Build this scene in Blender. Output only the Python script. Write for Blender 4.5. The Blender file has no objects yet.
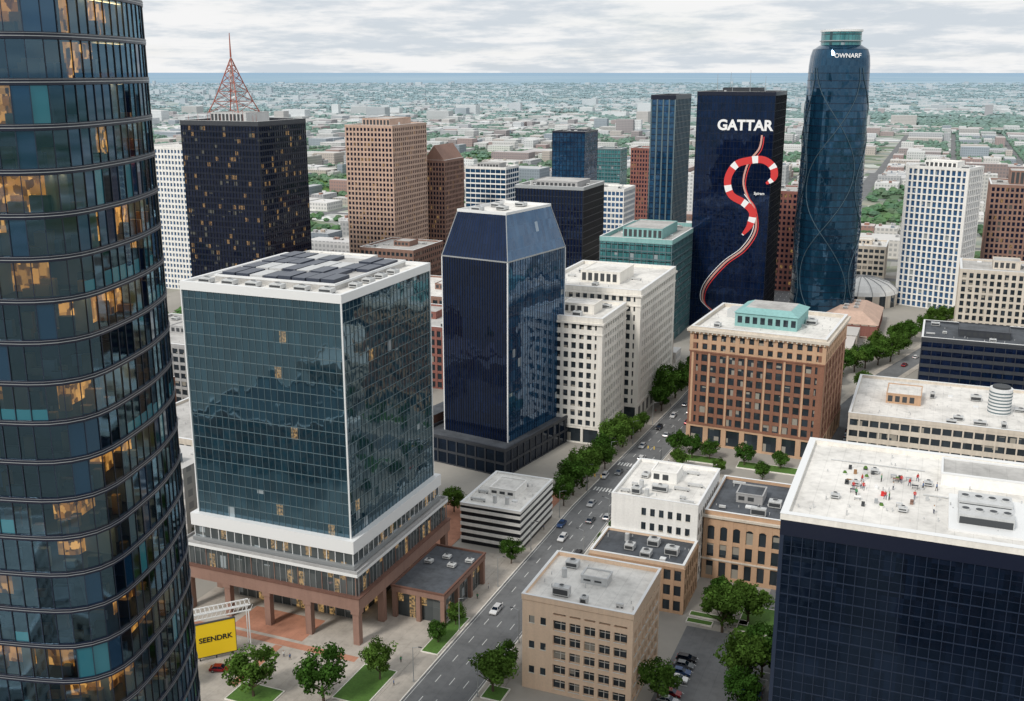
import bpy, math, random
from mathutils import Vector
R=random.Random(7)
sc=bpy.context.scene
COL=sc.collection
# ------------------------------------------------------------------ materials
def newmat(name):
    m=bpy.data.materials.new(name);m.use_nodes=True
    nt=m.node_tree;nt.nodes.clear()
    out=nt.nodes.new('ShaderNodeOutputMaterial')
    return m,nt,out
class N:
    def __init__(s,nt): s.nt=nt
    def node(s,t,**k):
        n=s.nt.nodes.new(t)
        for a,b in k.items(): setattr(n,a,b)
        return n
    def link(s,a,b): s.nt.links.new(a,b)
    def math(s,op,a,b=None,c=None):
        n=s.node('ShaderNodeMath',operation=op)
        for i,x in enumerate((a,b,c)):
            if x is None: continue
            if isinstance(x,(int,float)): n.inputs[i].default_value=x
            else: s.link(x,n.inputs[i])
        return n.outputs[0]
    def mix(s,f,a,b,blend='MIX'):
        n=s.node('ShaderNodeMix',data_type='RGBA',blend_type=blend)
        for i,x in ((0,f),(6,a),(7,b)):
            if isinstance(x,(int,float)): n.inputs[i].default_value=x
            elif isinstance(x,tuple): n.inputs[i].default_value=(*x[:3],1)
            else: s.link(x,n.inputs[i])
        return n.outputs[2]
    def noise(s,vec,scale,detail=3,rough=.5):
        n=s.node('ShaderNodeTexNoise');n.inputs['Scale'].default_value=scale
        n.inputs['Detail'].default_value=detail;n.inputs['Roughness'].default_value=rough
        s.link(vec,n.inputs['Vector']);return n.outputs['Fac']
    def maprange(s,v,a,b,c=0.,d=1.,smooth=False):
        n=s.node('ShaderNodeMapRange');n.clamp=True
        if smooth:n.interpolation_type='SMOOTHSTEP'
        s.link(v,n.inputs[0])
        for i,x in enumerate((a,b,c,d)): n.inputs[i+1].default_value=x
        return n.outputs[0]
    def scalevec(s,v,sx,sy,sz):
        n=s.node('ShaderNodeVectorMath',operation='MULTIPLY');s.link(v,n.inputs[0]);n.inputs[1].default_value=(sx,sy,sz);return n.outputs[0]
def bsdf(h,out,color,rough=.8,metal=0.,ior=1.45):
    p=h.node('ShaderNodeBsdfPrincipled')
    if isinstance(color,tuple): p.inputs['Base Color'].default_value=(*color,1)
    else: h.link(color,p.inputs['Base Color'])
    if isinstance(rough,(int,float)): p.inputs['Roughness'].default_value=rough
    else: h.link(rough,p.inputs['Roughness'])
    p.inputs['Metallic'].default_value=metal;p.inputs['IOR'].default_value=ior
    h.link(p.outputs[0],out.inputs[0]);return p
def plain(name,color,rough=.6,metal=0.,ior=1.45,tint=None):
    m,nt,out=newmat(name);h=N(nt);p=bsdf(h,out,color,rough,metal,ior)
    if tint: p.inputs['Specular Tint'].default_value=(*tint,1)
    return m
def wall(name,color,rough=.85,var=.22,scale=.12,streak=.18,fine=.12,ior=1.45):
    m,nt,out=newmat(name);h=N(nt)
    o=h.node('ShaderNodeTexCoord').outputs['Object']
    n1=h.noise(o,scale,4,.6)
    n2=h.noise(h.scalevec(o,.9,.9,.06),1.0,3)
    n3=h.noise(o,2.2,3,.6)
    f=h.math('ADD',h.math('MULTIPLY',h.math('SUBTRACT',n1,.5),var*2),
        h.math('ADD',h.math('MULTIPLY',h.math('SUBTRACT',n2,.5),streak*2),h.math('MULTIPLY',h.math('SUBTRACT',n3,.5),fine*2)))
    f=h.math('ADD',f,1.0)
    c=h.node('ShaderNodeVectorMath',operation='SCALE');c.inputs[0].default_value=color;h.link(f,c.inputs['Scale'])
    bsdf(h,out,c.outputs[0],rough,0,ior);return m
def roofmat(name,color,stain=.35):
    m,nt,out=newmat(name);h=N(nt)
    o=h.node('ShaderNodeTexCoord').outputs['Object']
    n1=h.noise(o,.09,5,.65);n2=h.noise(o,.6,4,.6);n3=h.noise(o,4,2)
    s1=h.maprange(n1,.42,.62,0,1);s2=h.maprange(n2,.45,.7,0,1)
    sep=h.node('ShaderNodeSeparateXYZ');h.link(o,sep.inputs[0])
    seam=h.math('LESS_THAN',h.math('FRACT',h.math('MULTIPLY',sep.outputs[0],.33)),.04)
    f=h.math('SUBTRACT',1.08,h.math('ADD',h.math('MULTIPLY',s1,stain*.7),h.math('ADD',h.math('MULTIPLY',s2,stain*.5),h.math('ADD',h.math('MULTIPLY',n3,.1),h.math('MULTIPLY',seam,.12)))))
    c=h.node('ShaderNodeVectorMath',operation='SCALE');c.inputs[0].default_value=color;h.link(f,c.inputs['Scale'])
    bsdf(h,out,c.outputs[0],.9);return m
def glass(name,dark,light,pw=1.5,fh=3.6,ior=1.7,var=1.0,blind=.06,lit=0.,tilt=.02,blindcol=(.3,.34,.36),grid=0.,gridcol=(.02,.025,.03),tint=(.8,.9,1.)):
    m,nt,out=newmat(name);h=N(nt)
    o=h.node('ShaderNodeTexCoord').outputs['Object']
    sep=h.node('ShaderNodeSeparateXYZ');h.link(o,sep.inputs[0])
    cells=[]
    for i,w in enumerate((pw,pw,fh)):
        cells.append(h.math('FLOOR',h.math('ADD',h.math('DIVIDE',sep.outputs[i],w),.37 if i<2 else .002)))
    cb=h.node('ShaderNodeCombineXYZ')
    for i in range(3): h.link(cells[i],cb.inputs[i])
    wn=h.node('ShaderNodeTexWhiteNoise');h.link(cb.outputs[0],wn.inputs[0])
    row=h.node('ShaderNodeTexWhiteNoise',noise_dimensions='1D');h.link(cells[2],row.inputs['W'])
    big=h.noise(h.scalevec(o,.05,.05,.11),1.,2)
    v=h.math('MULTIPLY',wn.outputs['Value'],wn.outputs['Value'])
    v=h.math('MULTIPLY',h.math('ADD',h.math('MULTIPLY',v,.55),h.math('ADD',h.math('MULTIPLY',row.outputs['Value'],.2),h.math('MULTIPLY',big,.45))),var)
    c=h.mix(v,dark,light)
    b=h.math('GREATER_THAN',wn.outputs['Value'],1-blind)
    sepc=h.node('ShaderNodeSeparateColor');h.link(wn.outputs['Color'],sepc.inputs[0])
    fz=h.math('FRACT',h.math('DIVIDE',sep.outputs[2],fh))
    b=h.math('MULTIPLY',b,h.math('GREATER_THAN',fz,sepc.outputs[1]))
    c=h.mix(b,c,blindcol)
    if grid>0:
        gx=h.math('FRACT',h.math('ADD',h.math('DIVIDE',h.math('ADD',sep.outputs[0],sep.outputs[1]),pw),.37))
        g=h.math('MAXIMUM',h.math('LESS_THAN',gx,grid),h.math('LESS_THAN',fz,grid*1.6))
        c=h.mix(g,c,gridcol)
    p=bsdf(h,out,c,.03,0.,ior);p.inputs['Specular Tint'].default_value=(*tint,1)
    geo=h.node('ShaderNodeNewGeometry')
    vs=h.node('ShaderNodeVectorMath',operation='SUBTRACT');h.link(wn.outputs['Color'],vs.inputs[0]);vs.inputs[1].default_value=(.5,.5,.5)
    v2=h.node('ShaderNodeVectorMath',operation='SCALE');h.link(vs.outputs[0],v2.inputs[0]);v2.inputs['Scale'].default_value=tilt
    nn=h.node('ShaderNodeTexNoise');nn.inputs['Scale'].default_value=.16;nn.inputs['Detail'].default_value=2;h.link(o,nn.inputs['Vector'])
    v3=h.node('ShaderNodeVectorMath',operation='SUBTRACT');h.link(nn.outputs['Color'],v3.inputs[0]);v3.inputs[1].default_value=(.5,.5,.5)
    v4=h.node('ShaderNodeVectorMath',operation='SCALE');h.link(v3.outputs[0],v4.inputs[0]);v4.inputs['Scale'].default_value=tilt*5.
    a1=h.node('ShaderNodeVectorMath',operation='ADD');h.link(v2.outputs[0],a1.inputs[0]);h.link(v4.outputs[0],a1.inputs[1])
    a2=h.node('ShaderNodeVectorMath',operation='ADD');h.link(a1.outputs[0],a2.inputs[0]);h.link(geo.outputs['Normal'],a2.inputs[1])
    a3=h.node('ShaderNodeVectorMath',operation='NORMALIZE');h.link(a2.outputs[0],a3.inputs[0]);h.link(a3.outputs[0],p.inputs['Normal'])
    if lit>0:
        l=h.math('LESS_THAN',sepc.outputs[0],lit)
        l=h.math('MULTIPLY',l,h.maprange(h.noise(o,1.8,3),.35,.65))
        p.inputs['Emission Color'].default_value=(1,.6,.22,1)
        h.link(h.math('MULTIPLY',l,.4),p.inputs['Emission Strength'])
    return m
M={}
M['white']=wall('white_stucco',(.84,.83,.80),var=.08,streak=.12)
M['cream']=wall('cream_stone',(.62,.56,.48),var=.15,streak=.2)
M['lime']=wall('limestone',(.78,.75,.69),var=.12,streak=.2)
M['tan']=wall('tan_stucco',(.78,.58,.42),var=.08,streak=.12)
M['tanstone']=wall('tan_stone',(.52,.34,.22))
M['brick']=wall('brown_brick',(.24,.115,.075),fine=.3)
M['brick2']=wall('dark_brick',(.15,.075,.055),fine=.3)
M['redbrick']=wall('red_brick',(.26,.11,.09),fine=.3)
M['browncon']=wall('brown_precast',(.27,.165,.13))
M['pinkcon']=wall('rose_granite',(.55,.39,.31))
M['grey']=wall('grey_concrete',(.38,.38,.38))
M['dgrey']=wall('dark_cladding',(.045,.05,.06),rough=.5)
M['black']=plain('black_metal',(.008,.010,.015),.35)
M['navy']=plain('navy_metal',(.006,.010,.026),.35)
M['navymul']=plain('blue_grey_mullion',(.016,.026,.05),.35)
M['alu']=plain('aluminium',(.42,.44,.45),.4,.5)
M['lightalu']=plain('pale_trim',(.75,.76,.76),.45)
M['tealmul']=plain('teal_mullion',(.12,.17,.19),.4)
M['latmul']=plain('dark_teal_rib',(.05,.09,.12),.4)
M['rw']=roofmat('white_membrane',(.76,.74,.70),.32)
M['rg']=roofmat('grey_roof',(.50,.49,.47))
M['rd']=roofmat('dark_roof',(.09,.10,.115),.5)
M['hv']=wall('hvac_metal',(.52,.53,.53),rough=.5)
M['hvd']=plain('hvac_dark',(.05,.055,.06),.6)
M['solar']=plain('dark_plant_louvre',(.05,.06,.085),.35)
M['asphalt']=roofmat('asphalt',(.17,.175,.18),.3)
M['paving']=roofmat('concrete_paving',(.46,.42,.37),.3)
M['redpave']=roofmat('brick_paving',(.48,.23,.15),.3)
M['paint']=plain('road_paint',(.78,.78,.76),.7)
M['ypaint']=plain('yellow_paint',(.7,.5,.1),.7)
M['grass']=wall('grass',(.08,.17,.03),fine=.4)
M['signy']=plain('yellow_sign_face',(.95,.66,.02),.5)
M['textw']=plain('white_lettering',(.85,.85,.85),.5)
M['textk']=plain('black_lettering',(.02,.02,.02),.5)
M['sred']=plain('red_panel',(.62,.04,.04),.5)
M['pink']=plain('pale_rose_panel',(.6,.33,.28),.5)
M['steelred']=plain('red_steel',(.33,.09,.06),.5)
M['tealroof']=wall('copper_patina',(.24,.44,.43))
M['g_black']=glass('black_glass',(.002,.004,.008),(.007,.013,.028),1.9,3.75,1.5,blind=0,tilt=.008,tint=(.4,.6,.9))
M['g_navy']=glass('navy_glass',(.002,.004,.014),(.005,.013,.045),1.6,3.6,1.65,blind=.0,tilt=.010,tint=(.42,.6,1.))
M['g_teal']=glass('teal_glass',(.003,.012,.020),(.015,.05,.075),1.75,2.83,2.5,blind=.012,tilt=.012,lit=.006,var=1.,tint=(.46,.70,.85))
M['g_teal2']=glass('green_glass',(.02,.10,.11),(.08,.25,.26),2.,3.7,1.9,blind=.05,grid=.1,tint=(.5,.95,1.))
M['g_blue']=glass('blue_glass',(.004,.018,.05),(.02,.08,.16),1.8,3.7,2.2,blind=.01,tilt=.02,tint=(.4,.62,.95))
M['g_dteal']=glass('deep_blue_glass',(.002,.011,.024),(.010,.045,.085),1.8,3.7,1.95,blind=.0,tilt=.03,tint=(.34,.58,.85))
M['g_win']=glass('window_glass',(.008,.012,.016),(.05,.065,.08),1.7,3.6,1.5,blind=.2,blindcol=(.32,.30,.26),tilt=.02)
M['g_winb']=glass('blue_window_glass',(.02,.06,.14),(.07,.16,.30),2.0,3.5,1.6,blind=.08)
M['g_mast']=glass('bronze_glass',(.003,.005,.016),(.015,.02,.045),1.9,3.3,1.4,blind=.10,blindcol=(.10,.10,.09),tilt=.01,lit=.07)
M['g_shop']=glass('shop_glass',(.02,.03,.035),(.12,.13,.13),1.6,4.,1.5,blind=.1,lit=.12)
# ------------------------------------------------------------------ mesh builder
class MB:
    def __init__(s): s.v=[];s.f=[];s.m=[];s.c=[];s.mats=[]
    def mi(s,k):
        if k not in s.mats: s.mats.append(k)
        return s.mats.index(k)
    def quad(s,pts,k,c=None):
        n=len(s.v);s.v+=[tuple(p) for p in pts];s.f.append(tuple(range(n,n+len(pts))));s.m.append(s.mi(k));s.c.append(c or (1,1,1))
    def box(s,x0,x1,y0,y1,z0,z1,k,top=None,c=None):
        n=len(s.v)
        s.v+=[(x0,y0,z0),(x1,y0,z0),(x1,y1,z0),(x0,y1,z0),(x0,y0,z1),(x1,y0,z1),(x1,y1,z1),(x0,y1,z1)]
        fs=[(0,3,2,1),(4,5,6,7),(0,1,5,4),(1,2,6,5),(2,3,7,6),(3,0,4,7)]
        mi=s.mi(k);mt=s.mi(top) if top else mi
        for i,f in enumerate(fs):
            s.f.append(tuple(n+j for j in f));s.m.append(mt if i==1 else mi);s.c.append(c or (1,1,1))
    def prism(s,poly,z0,z1,k,top=None):
        n=len(s.v);L=len(poly)
        s.v+=[(x,y,z0) for x,y in poly]+[(x,y,z1) for x,y in poly]
        mi=s.mi(k);mt=s.mi(top) if top else mi
        for i in range(L):
            j=(i+1)%L;s.f.append((n+i,n+j,n+L+j,n+L+i));s.m.append(mi);s.c.append((1,1,1))
        s.f.append(tuple(range(n+L,n+2*L)));s.m.append(mt);s.c.append((1,1,1))
        s.f.append(tuple(reversed(range(n,n+L))));s.m.append(mi);s.c.append((1,1,1))
    def frus(s,r0,z0,r1,z1,k,top=None,east=None):
        n=len(s.v)
        for (a,b,c,d),z in ((r0,z0),(r1,z1)): s.v+=[(a,c,z),(b,c,z),(b,d,z),(a,d,z)]
        fs=[(0,3,2,1),(4,5,6,7),(0,1,5,4),(1,2,6,5),(2,3,7,6),(3,0,4,7)]
        for i,f in enumerate(fs):
            s.f.append(tuple(n+j for j in f));s.m.append(s.mi(top if top and i==1 else (east if east and i==3 else k)));s.c.append((1,1,1))
    def tube(s,p0,p1,r0,r1,k,n=8,cap=True):
        p0=Vector(p0);p1=Vector(p1);d=(p1-p0).normalized()
        u=d.orthogonal().normalized();w=d.cross(u);b=len(s.v)
        for p,r in ((p0,r0),(p1,r1)):
            for i in range(n):
                a=2*math.pi*i/n;s.v.append(tuple(p+u*math.cos(a)*r+w*math.sin(a)*r))
        mi=s.mi(k)
        for i in range(n):
            j=(i+1)%n;s.f.append((b+i,b+j,b+n+j,b+n+i));s.m.append(mi);s.c.append((1,1,1))
        if cap:
            s.f.append(tuple(range(b+n,b+2*n)));s.m.append(mi);s.c.append((1,1,1))
            s.f.append(tuple(reversed(range(b,b+n))));s.m.append(mi);s.c.append((1,1,1))
    def mesh(s,name,color=False):
        me=bpy.data.meshes.new(name);me.from_pydata(s.v,[],s.f)
        for k in s.mats: me.materials.append(M[k])
        me.polygons.foreach_set('material_index',s.m)
        if color:
            at=me.attributes.new('Col','FLOAT_COLOR','FACE')
            fl=[]
            for c in s.c: fl+= [c[0],c[1],c[2],1.]
            at.data.foreach_set('color',fl)
        me.update();return me
    def obj(s,name,parent=None,loc=(0,0,0),rot=0,color=False):
        o=bpy.data.objects.new(name,s.mesh(name,color));COL.objects.link(o);o.location=loc;o.rotation_euler[2]=rot
        if parent:o.parent=parent
        return o
def empty(name,loc,rot=0):
    o=bpy.data.objects.new(name,None);COL.objects.link(o);o.location=loc;o.rotation_euler[2]=math.radians(rot);o.empty_display_size=2;return o
def text(body,size,loc,rot,mat,parent,name='lettering',ext=.12,bold=.02,align='CENTER'):
    cu=bpy.data.curves.new(name,'FONT');cu.body=body;cu.size=size;cu.extrude=ext;cu.offset=bold*size;cu.align_x=align;cu.align_y='CENTER'
    cu.materials.append(M[mat]);o=bpy.data.objects.new(name,cu);COL.objects.link(o);o.location=loc;o.rotation_euler=rot
    if parent:o.parent=parent
    return o
# local frame of a building: x from -w..0, y 0..d (origin = south-east corner)
def place(mb,face,x0,x1,y0,y1,u0,u1,n0,n1,z0,z1,k):
    if face=='S': mb.box(x0+u0,x0+u1,y0-n1,y0-n0,z0,z1,k)
    elif face=='N': mb.box(x0+u0,x0+u1,y1+n0,y1+n1,z0,z1,k)
    elif face=='E': mb.box(x1+n0,x1+n1,y0+u0,y0+u1,z0,z1,k)
    else: mb.box(x0-n1,x0-n0,y0+u0,y0+u1,z0,z1,k)
def facade(mb,x0,x1,y0,y1,z0,z1,fh,bay,band,pier,proud,kb,kp,faces='SENW',pp=.07,corner=0):
    nf=max(1,round((z1-z0)/fh));fh=(z1-z0)/nf
    for F in faces:
        W=(x1-x0) if F in 'SN' else (y1-y0)
        e=proud if F in 'SN' else 0
        if band>0:
            for i in range(nf+1):
                za=z0+i*fh-(band*.5 if i else 0);zb=min(z1,z0+i*fh+band*.5)
                if zb-za<.02: continue
                place(mb,F,x0,x1,y0,y1,-e,W+e,-.05,proud,za,zb,kb)
        if pier>0:
            nb=max(1,round(W/bay));q=proud+pp
            eq=q if F in 'SN' else 0
            for i in range(nb+1):
                u=W*i/nb;h=pier/2
                if i in(0,nb) and corner>0: h=corner
                ua=-eq if i==0 else u-h;ub=W+eq if i==nb else u+h
                place(mb,F,x0,x1,y0,y1,ua,ub,-.04,q,z0,z1+.01,kp)
def ring(mb,x0,x1,y0,y1,z0,z1,out,inn,k):
    mb.box(x0-out,x1+out,y0-out,y0+inn,z0,z1,k);mb.box(x0-out,x1+out,y1-inn,y1+out,z0,z1,k)
    mb.box(x0-out,x0+inn,y0+inn,y1-inn,z0,z1,k);mb.box(x1-inn,x1+out,y0+inn,y1-inn,z0,z1,k)
def hvac(mb,x,y,z,w,d,h,r,k='hv'):
    mb.box(x,x+w,y,y+d,z+.25,z+h,k);mb.box(x+.15,x+w-.15,y+.15,y+d-.15,z,z+.25,'hvd')
    n=max(1,int(w/2.2))
    for i in range(n):
        cx=x+w*(i+.5)/n;rr=min(w/n,d)*.33
        mb.tube((cx,y+d/2,z+h),(cx,y+d/2,z+h+.3),rr,rr,'hv',12);mb.tube((cx,y+d/2,z+h+.3),(cx,y+d/2,z+h+.32),rr*.85,rr*.85,'hvd',12)
    mb.box(x+.2,x+w-.2,y-.04,y,z+.5,z+h*.8,'hvd')
def roof(mb,x0,x1,y0,y1,z,r,kr='rw',kp='white',par=1.,t=.4,out=.15,units=5,pent=None,kpent='grey'):
    mb.box(x0+.01,x1-.01,y0+.01,y1-.01,z-.3,z+.06,kr)
    ring(mb,x0,x1,y0,y1,z-.25,z+par,out,t,kp)
    ring(mb,x0,x1,y0,y1,z+par,z+par+.08,out+.06,t+.04,'lightalu' if kp not in('black','navy') else 'grey')
    occ=[]
    if pent:
        a,b,c,d,hh=pent
        mb.box(a,b,c,d,z+.05,z+hh,kpent,top=kr);ring(mb,a,b,c,d,z+hh,z+hh+.3,.1,.25,kpent);occ.append((a,b,c,d))
        for q in range(int((b-a)/2.5)): mb.box(a+.6+q*2.5,a+2.2+q*2.5,c-.05,c,z+.8,z+hh-.6,'hvd')
    for _ in range(units*6):
        if units<=0: break
        w=r.uniform(1.5,4.5);d=r.uniform(1.5,3.5);
        if x1-x0-2.4<w+.5 or y1-y0-2.4<d+.5: break
        x=r.uniform(x0+1.2,x1-1.2-w);y=r.uniform(y0+1.2,y1-1.2-d)
        if any(x<o[1]+.6 and x+w>o[0]-.6 and y<o[3]+.6 and y+d>o[2]-.6 for o in occ): continue
        occ.append((x,x+w,y,y+d));units-=1;q=r.random()
        if q<.55: hvac(mb,x,y,z+.06,w,d,r.uniform(1.,2.2),r)
        elif q<.75:
            mb.box(x,x+w*1.0,y,y+.6,z+.4,z+1.,'hv');mb.box(x+.1,x+.5,y+.05,y+.55,z+.06,z+.4,'hvd');mb.box(x+w-.5,x+w-.1,y+.05,y+.55,z+.06,z+.4,'hvd')
        elif q<.9: mb.box(x,x+w*.7,y,y+d*.7,z+.06,z+.5,'lightalu')
        else: mb.tube((x+.5,y+.5,z+.06),(x+.5,y+.5,z+2.2),.6,.6,'hv',12)
    for _ in range(int((x1-x0)*(y1-y0)/60)):
        x=r.uniform(x0+1,x1-1);y=r.uniform(y0+1,y1-1)
        mb.tube((x,y,z+.06),(x,y,z+r.uniform(.4,1.1)),.12,.12,'hv',6)
def building(name,a,b,w,d,h,g='g_win',kb='white',kp='white',fh=3.6,bay=3.2,band=1.2,pier=.8,proud=.25,kr='rw',rot=0,par=1.,units=5,pent=None,kpent='grey',cornice=None,base=None,seed=None,corner=0,faces='SENW',pp=.07,kpar=None):
    r=random.Random(seed if seed is not None else (round(a)*31+round(b)*17)%9999)
    e=empty(name,(a,b,0),rot)
    mb=MB();mb.box(-w,0,0,d,0,h-.3,g);mb.obj('glazing',e)
    mb=MB();z0=0
    if base:
        z0=base;facade(mb,-w,0,0,d,0,base,base,bay*2,.9,.9,proud+.1,kp,kp,faces)
    facade(mb,-w,0,0,d,z0,h-.3,fh,bay,band,pier,proud,kb,kp,faces,pp,corner)
    if cornice:
        for zc,ht,o in cornice: ring(mb,-w,0,0,d,zc,zc+ht,o,0.02,kp)
    mb.obj('facade',e)
    mb=MB();roof(mb,-w,0,0,d,h,r,kr,kpar or kb,par,units=units,pent=pent,kpent=kpent,out=proud+pp+.05);mb.obj('rooftop',e)
    return e
HERO=[(-49,-20,180,252),(-20,60,290,375)]
def hero(a0,a1,b0,b1): HERO.append((a0,a1,b0,b1))
# ================================================================== glass office tower (box) + podium
def glass_box():
    w,d=42.5,43.;A,B=-119.2,195.5
    hero(-165,-100,190,242)
    e=empty('glass_office_tower',(A,B,0))
    mb=MB();mb.box(-w,0,0,d,25.6,82,'g_teal');mb.obj('glazing',e)
    mb=MB()
    facade(mb,-w,0,0,d,25.6,82.2,2.82,1.75,.13,.07,.08,'tealmul','tealmul',pp=.04,corner=.25)
    ring(mb,-w,0,0,d,81.2,83.2,.35,.5,'lightalu')
    for x in (-w-.3,.0): 
        for y in (-.3,d): mb.box(x,x+.3,y,y+.3,25.6,81.2,'lightalu')
    mb.obj('curtain_wall_frame',e)
    mb=MB();r=random.Random(3)
    mb.box(-w+.5,-.5,.5,d-.5,81.9,82.5,'rw')
    mb.box(-w+5,-5,6,d-3,82.5,83.6,'rg');ring(mb,-w+5,-5,6,d-3,83.6,84.1,.1,.3,'lightalu')
    for i in range(8):
        for j in range(4):
            if r.random()<.94: mb.box(-w+6+i*3.85,-w+9.4+i*3.85,7.5+j*7.9,14.4+j*7.9,83.6,84.3+r.random()*.4,'solar' if r.random()<.85 else 'hv')
    for i in range(6): hvac(mb,-w+3+i*6.5,2.2,82.5,3.2,2.2,1.2,r)
    for i in range(4): hvac(mb,-3.9,10+i*6,82.5,2.2,2.6,1.1,r)
    mb.obj('rooftop_plant',e)
    mb=MB()
    mb.box(-w-1,1,-1,d+1,18.6,25.6,'g_shop')
    ring(mb,-w,0,0,d,22.6,25.7,1.6,.3,'lightalu')
    ring(mb,-w,0,0,d,18.5,19.6,1.5,.3,'alu')
    for i in range(20): 
        x=-w-1+i*(w+2)/19;mb.box(x-.08,x+.08,-1.12,-1,19.6,22.6,'lightalu')
        y=-1+i*(d+2)/19;mb.box(1,1.12,y-.08,y+.08,19.6,22.6,'lightalu')
    mb.obj('transfer_storey',e)
    mb=MB();X0,X1,Y0,Y1=-46.5,2.9,-2.6,46
    mb.box(X0+.6,X1-.6,Y0+.6,Y1-.6,9,18.,'g_shop')
    mb.box(X0,X1,Y0,Y1,17.4,18.2,'lightalu',top='rg');ring(mb,X0,X1,Y0,Y1,18.2,18.9,.0,.3,'grey')
    ring(mb,X0,X1,Y0,Y1,9,12.2,.35,.6,'browncon');ring(mb,X0,X1,Y0,Y1,12.2,12.5,.6,.6,'brick2')
    for F,W in (('S',X1-X0),('E',Y1-Y0)):
        n=int(W/1.6)
        for i in range(n+1):
            u=W*i/n;place(mb,F,X0,X1,Y0,Y1,max(0,u-.07),min(W,u+.07),-.65,-.45,12.5,17.4,'alu' if i%4 else 'browncon')
    for x in (X0+.9,-34,-22.5,-11,X1-.9):
        for y in (Y0+.7,): mb.box(x-.8,x+.8,y-.7,y+.9,0,9,'browncon');mb.box(x-1.1,x+1.1,y-1,y+1.2,8,8.99,'browncon')
    for y in (10,21,32,Y1-1): mb.box(X1-1.7,X1-.1,y-.8,y+.8,0,9,'browncon')
    for y in (10,21,32,Y1-1): mb.box(X0+.1,X0+1.7,y-.8,y+.8,0,9,'browncon')
    mb.box(X0+8,X1-7,8,Y1-2,0,9,'g_shop')
    for i in range(14): x=X0+8+i*2.6;mb.box(x-.1,x+.1,7.85,8,0,9,'alu')
    mb.obj('podium',e)
    mb=MB();x0,x1,y0,y1=3.3,17.6,12.5,37.5
    mb.box(x0+1,x1-1.2,y0+1.5,y1-1,0,6.9,'g_shop');mb.box(x0,x1,y0,y1,7,8.4,'browncon',top='rd');ring(mb,x0,x1,y0,y1,8.4,8.8,.15,.35,'brick2')
    for x in (x0+.6,(x0+x1)/2,x1-.6):
        mb.box(x-.55,x+.55,y0+.1,y0+1.1,0,7,'browncon')
    for y in (y0+8.5,y0+16.5,y1-.7): mb.box(x1-1.15,x1-.1,y-.5,y+.5,0,7,'browncon')
    for i in range(15): y=y0+1.5+i*1.6;mb.box(x1-1.2,x1-1.1,y-.05,y+.05,0,6.9,'alu')
    for i in range(4): hvac(mb,x0+2+i*3.2,y0+14+(i%2)*4,8.45,2,1.6,.9,r)
    mb.obj('entrance_pavilion',e)
glass_box()
# ================================================================== round-cornered tower at left, with rooms behind the glass
def catmull(P,n=8):
    out=[];L=len(P)
    for i in range(L):
        p0,p1,p2,p3=[Vector(P[(i+k-1)%L]) for k in range(4)]
        for j in range(n):
            t=j/n;out.append(.5*((2*p1)+(p2-p0)*t+(2*p0-5*p1+4*p2-p3)*t*t+(3*p1-p0-3*p2+p3)*t**3))
    return out
def resample(P,step):
    L=len(P);d=[0]
    for i in range(L): d.append(d[-1]+(P[(i+1)%L]-P[i]).length)
    n=round(d[-1]/step);out=[];k=0
    for i in range(n):
        s=d[-1]*i/n
        while d[k+1]<s:k+=1
        t=(s-d[k])/(d[k+1]-d[k]);out.append(P[k].lerp(P[(k+1)%L],t))
    return out
def offs(P,o):
    L=len(P);out=[]
    for i in range(L):
        t=(P[(i+1)%L]-P[i-1]).normalized();n=Vector((t.y,-t.x));out.append(P[i]+n*o)
    return out
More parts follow.
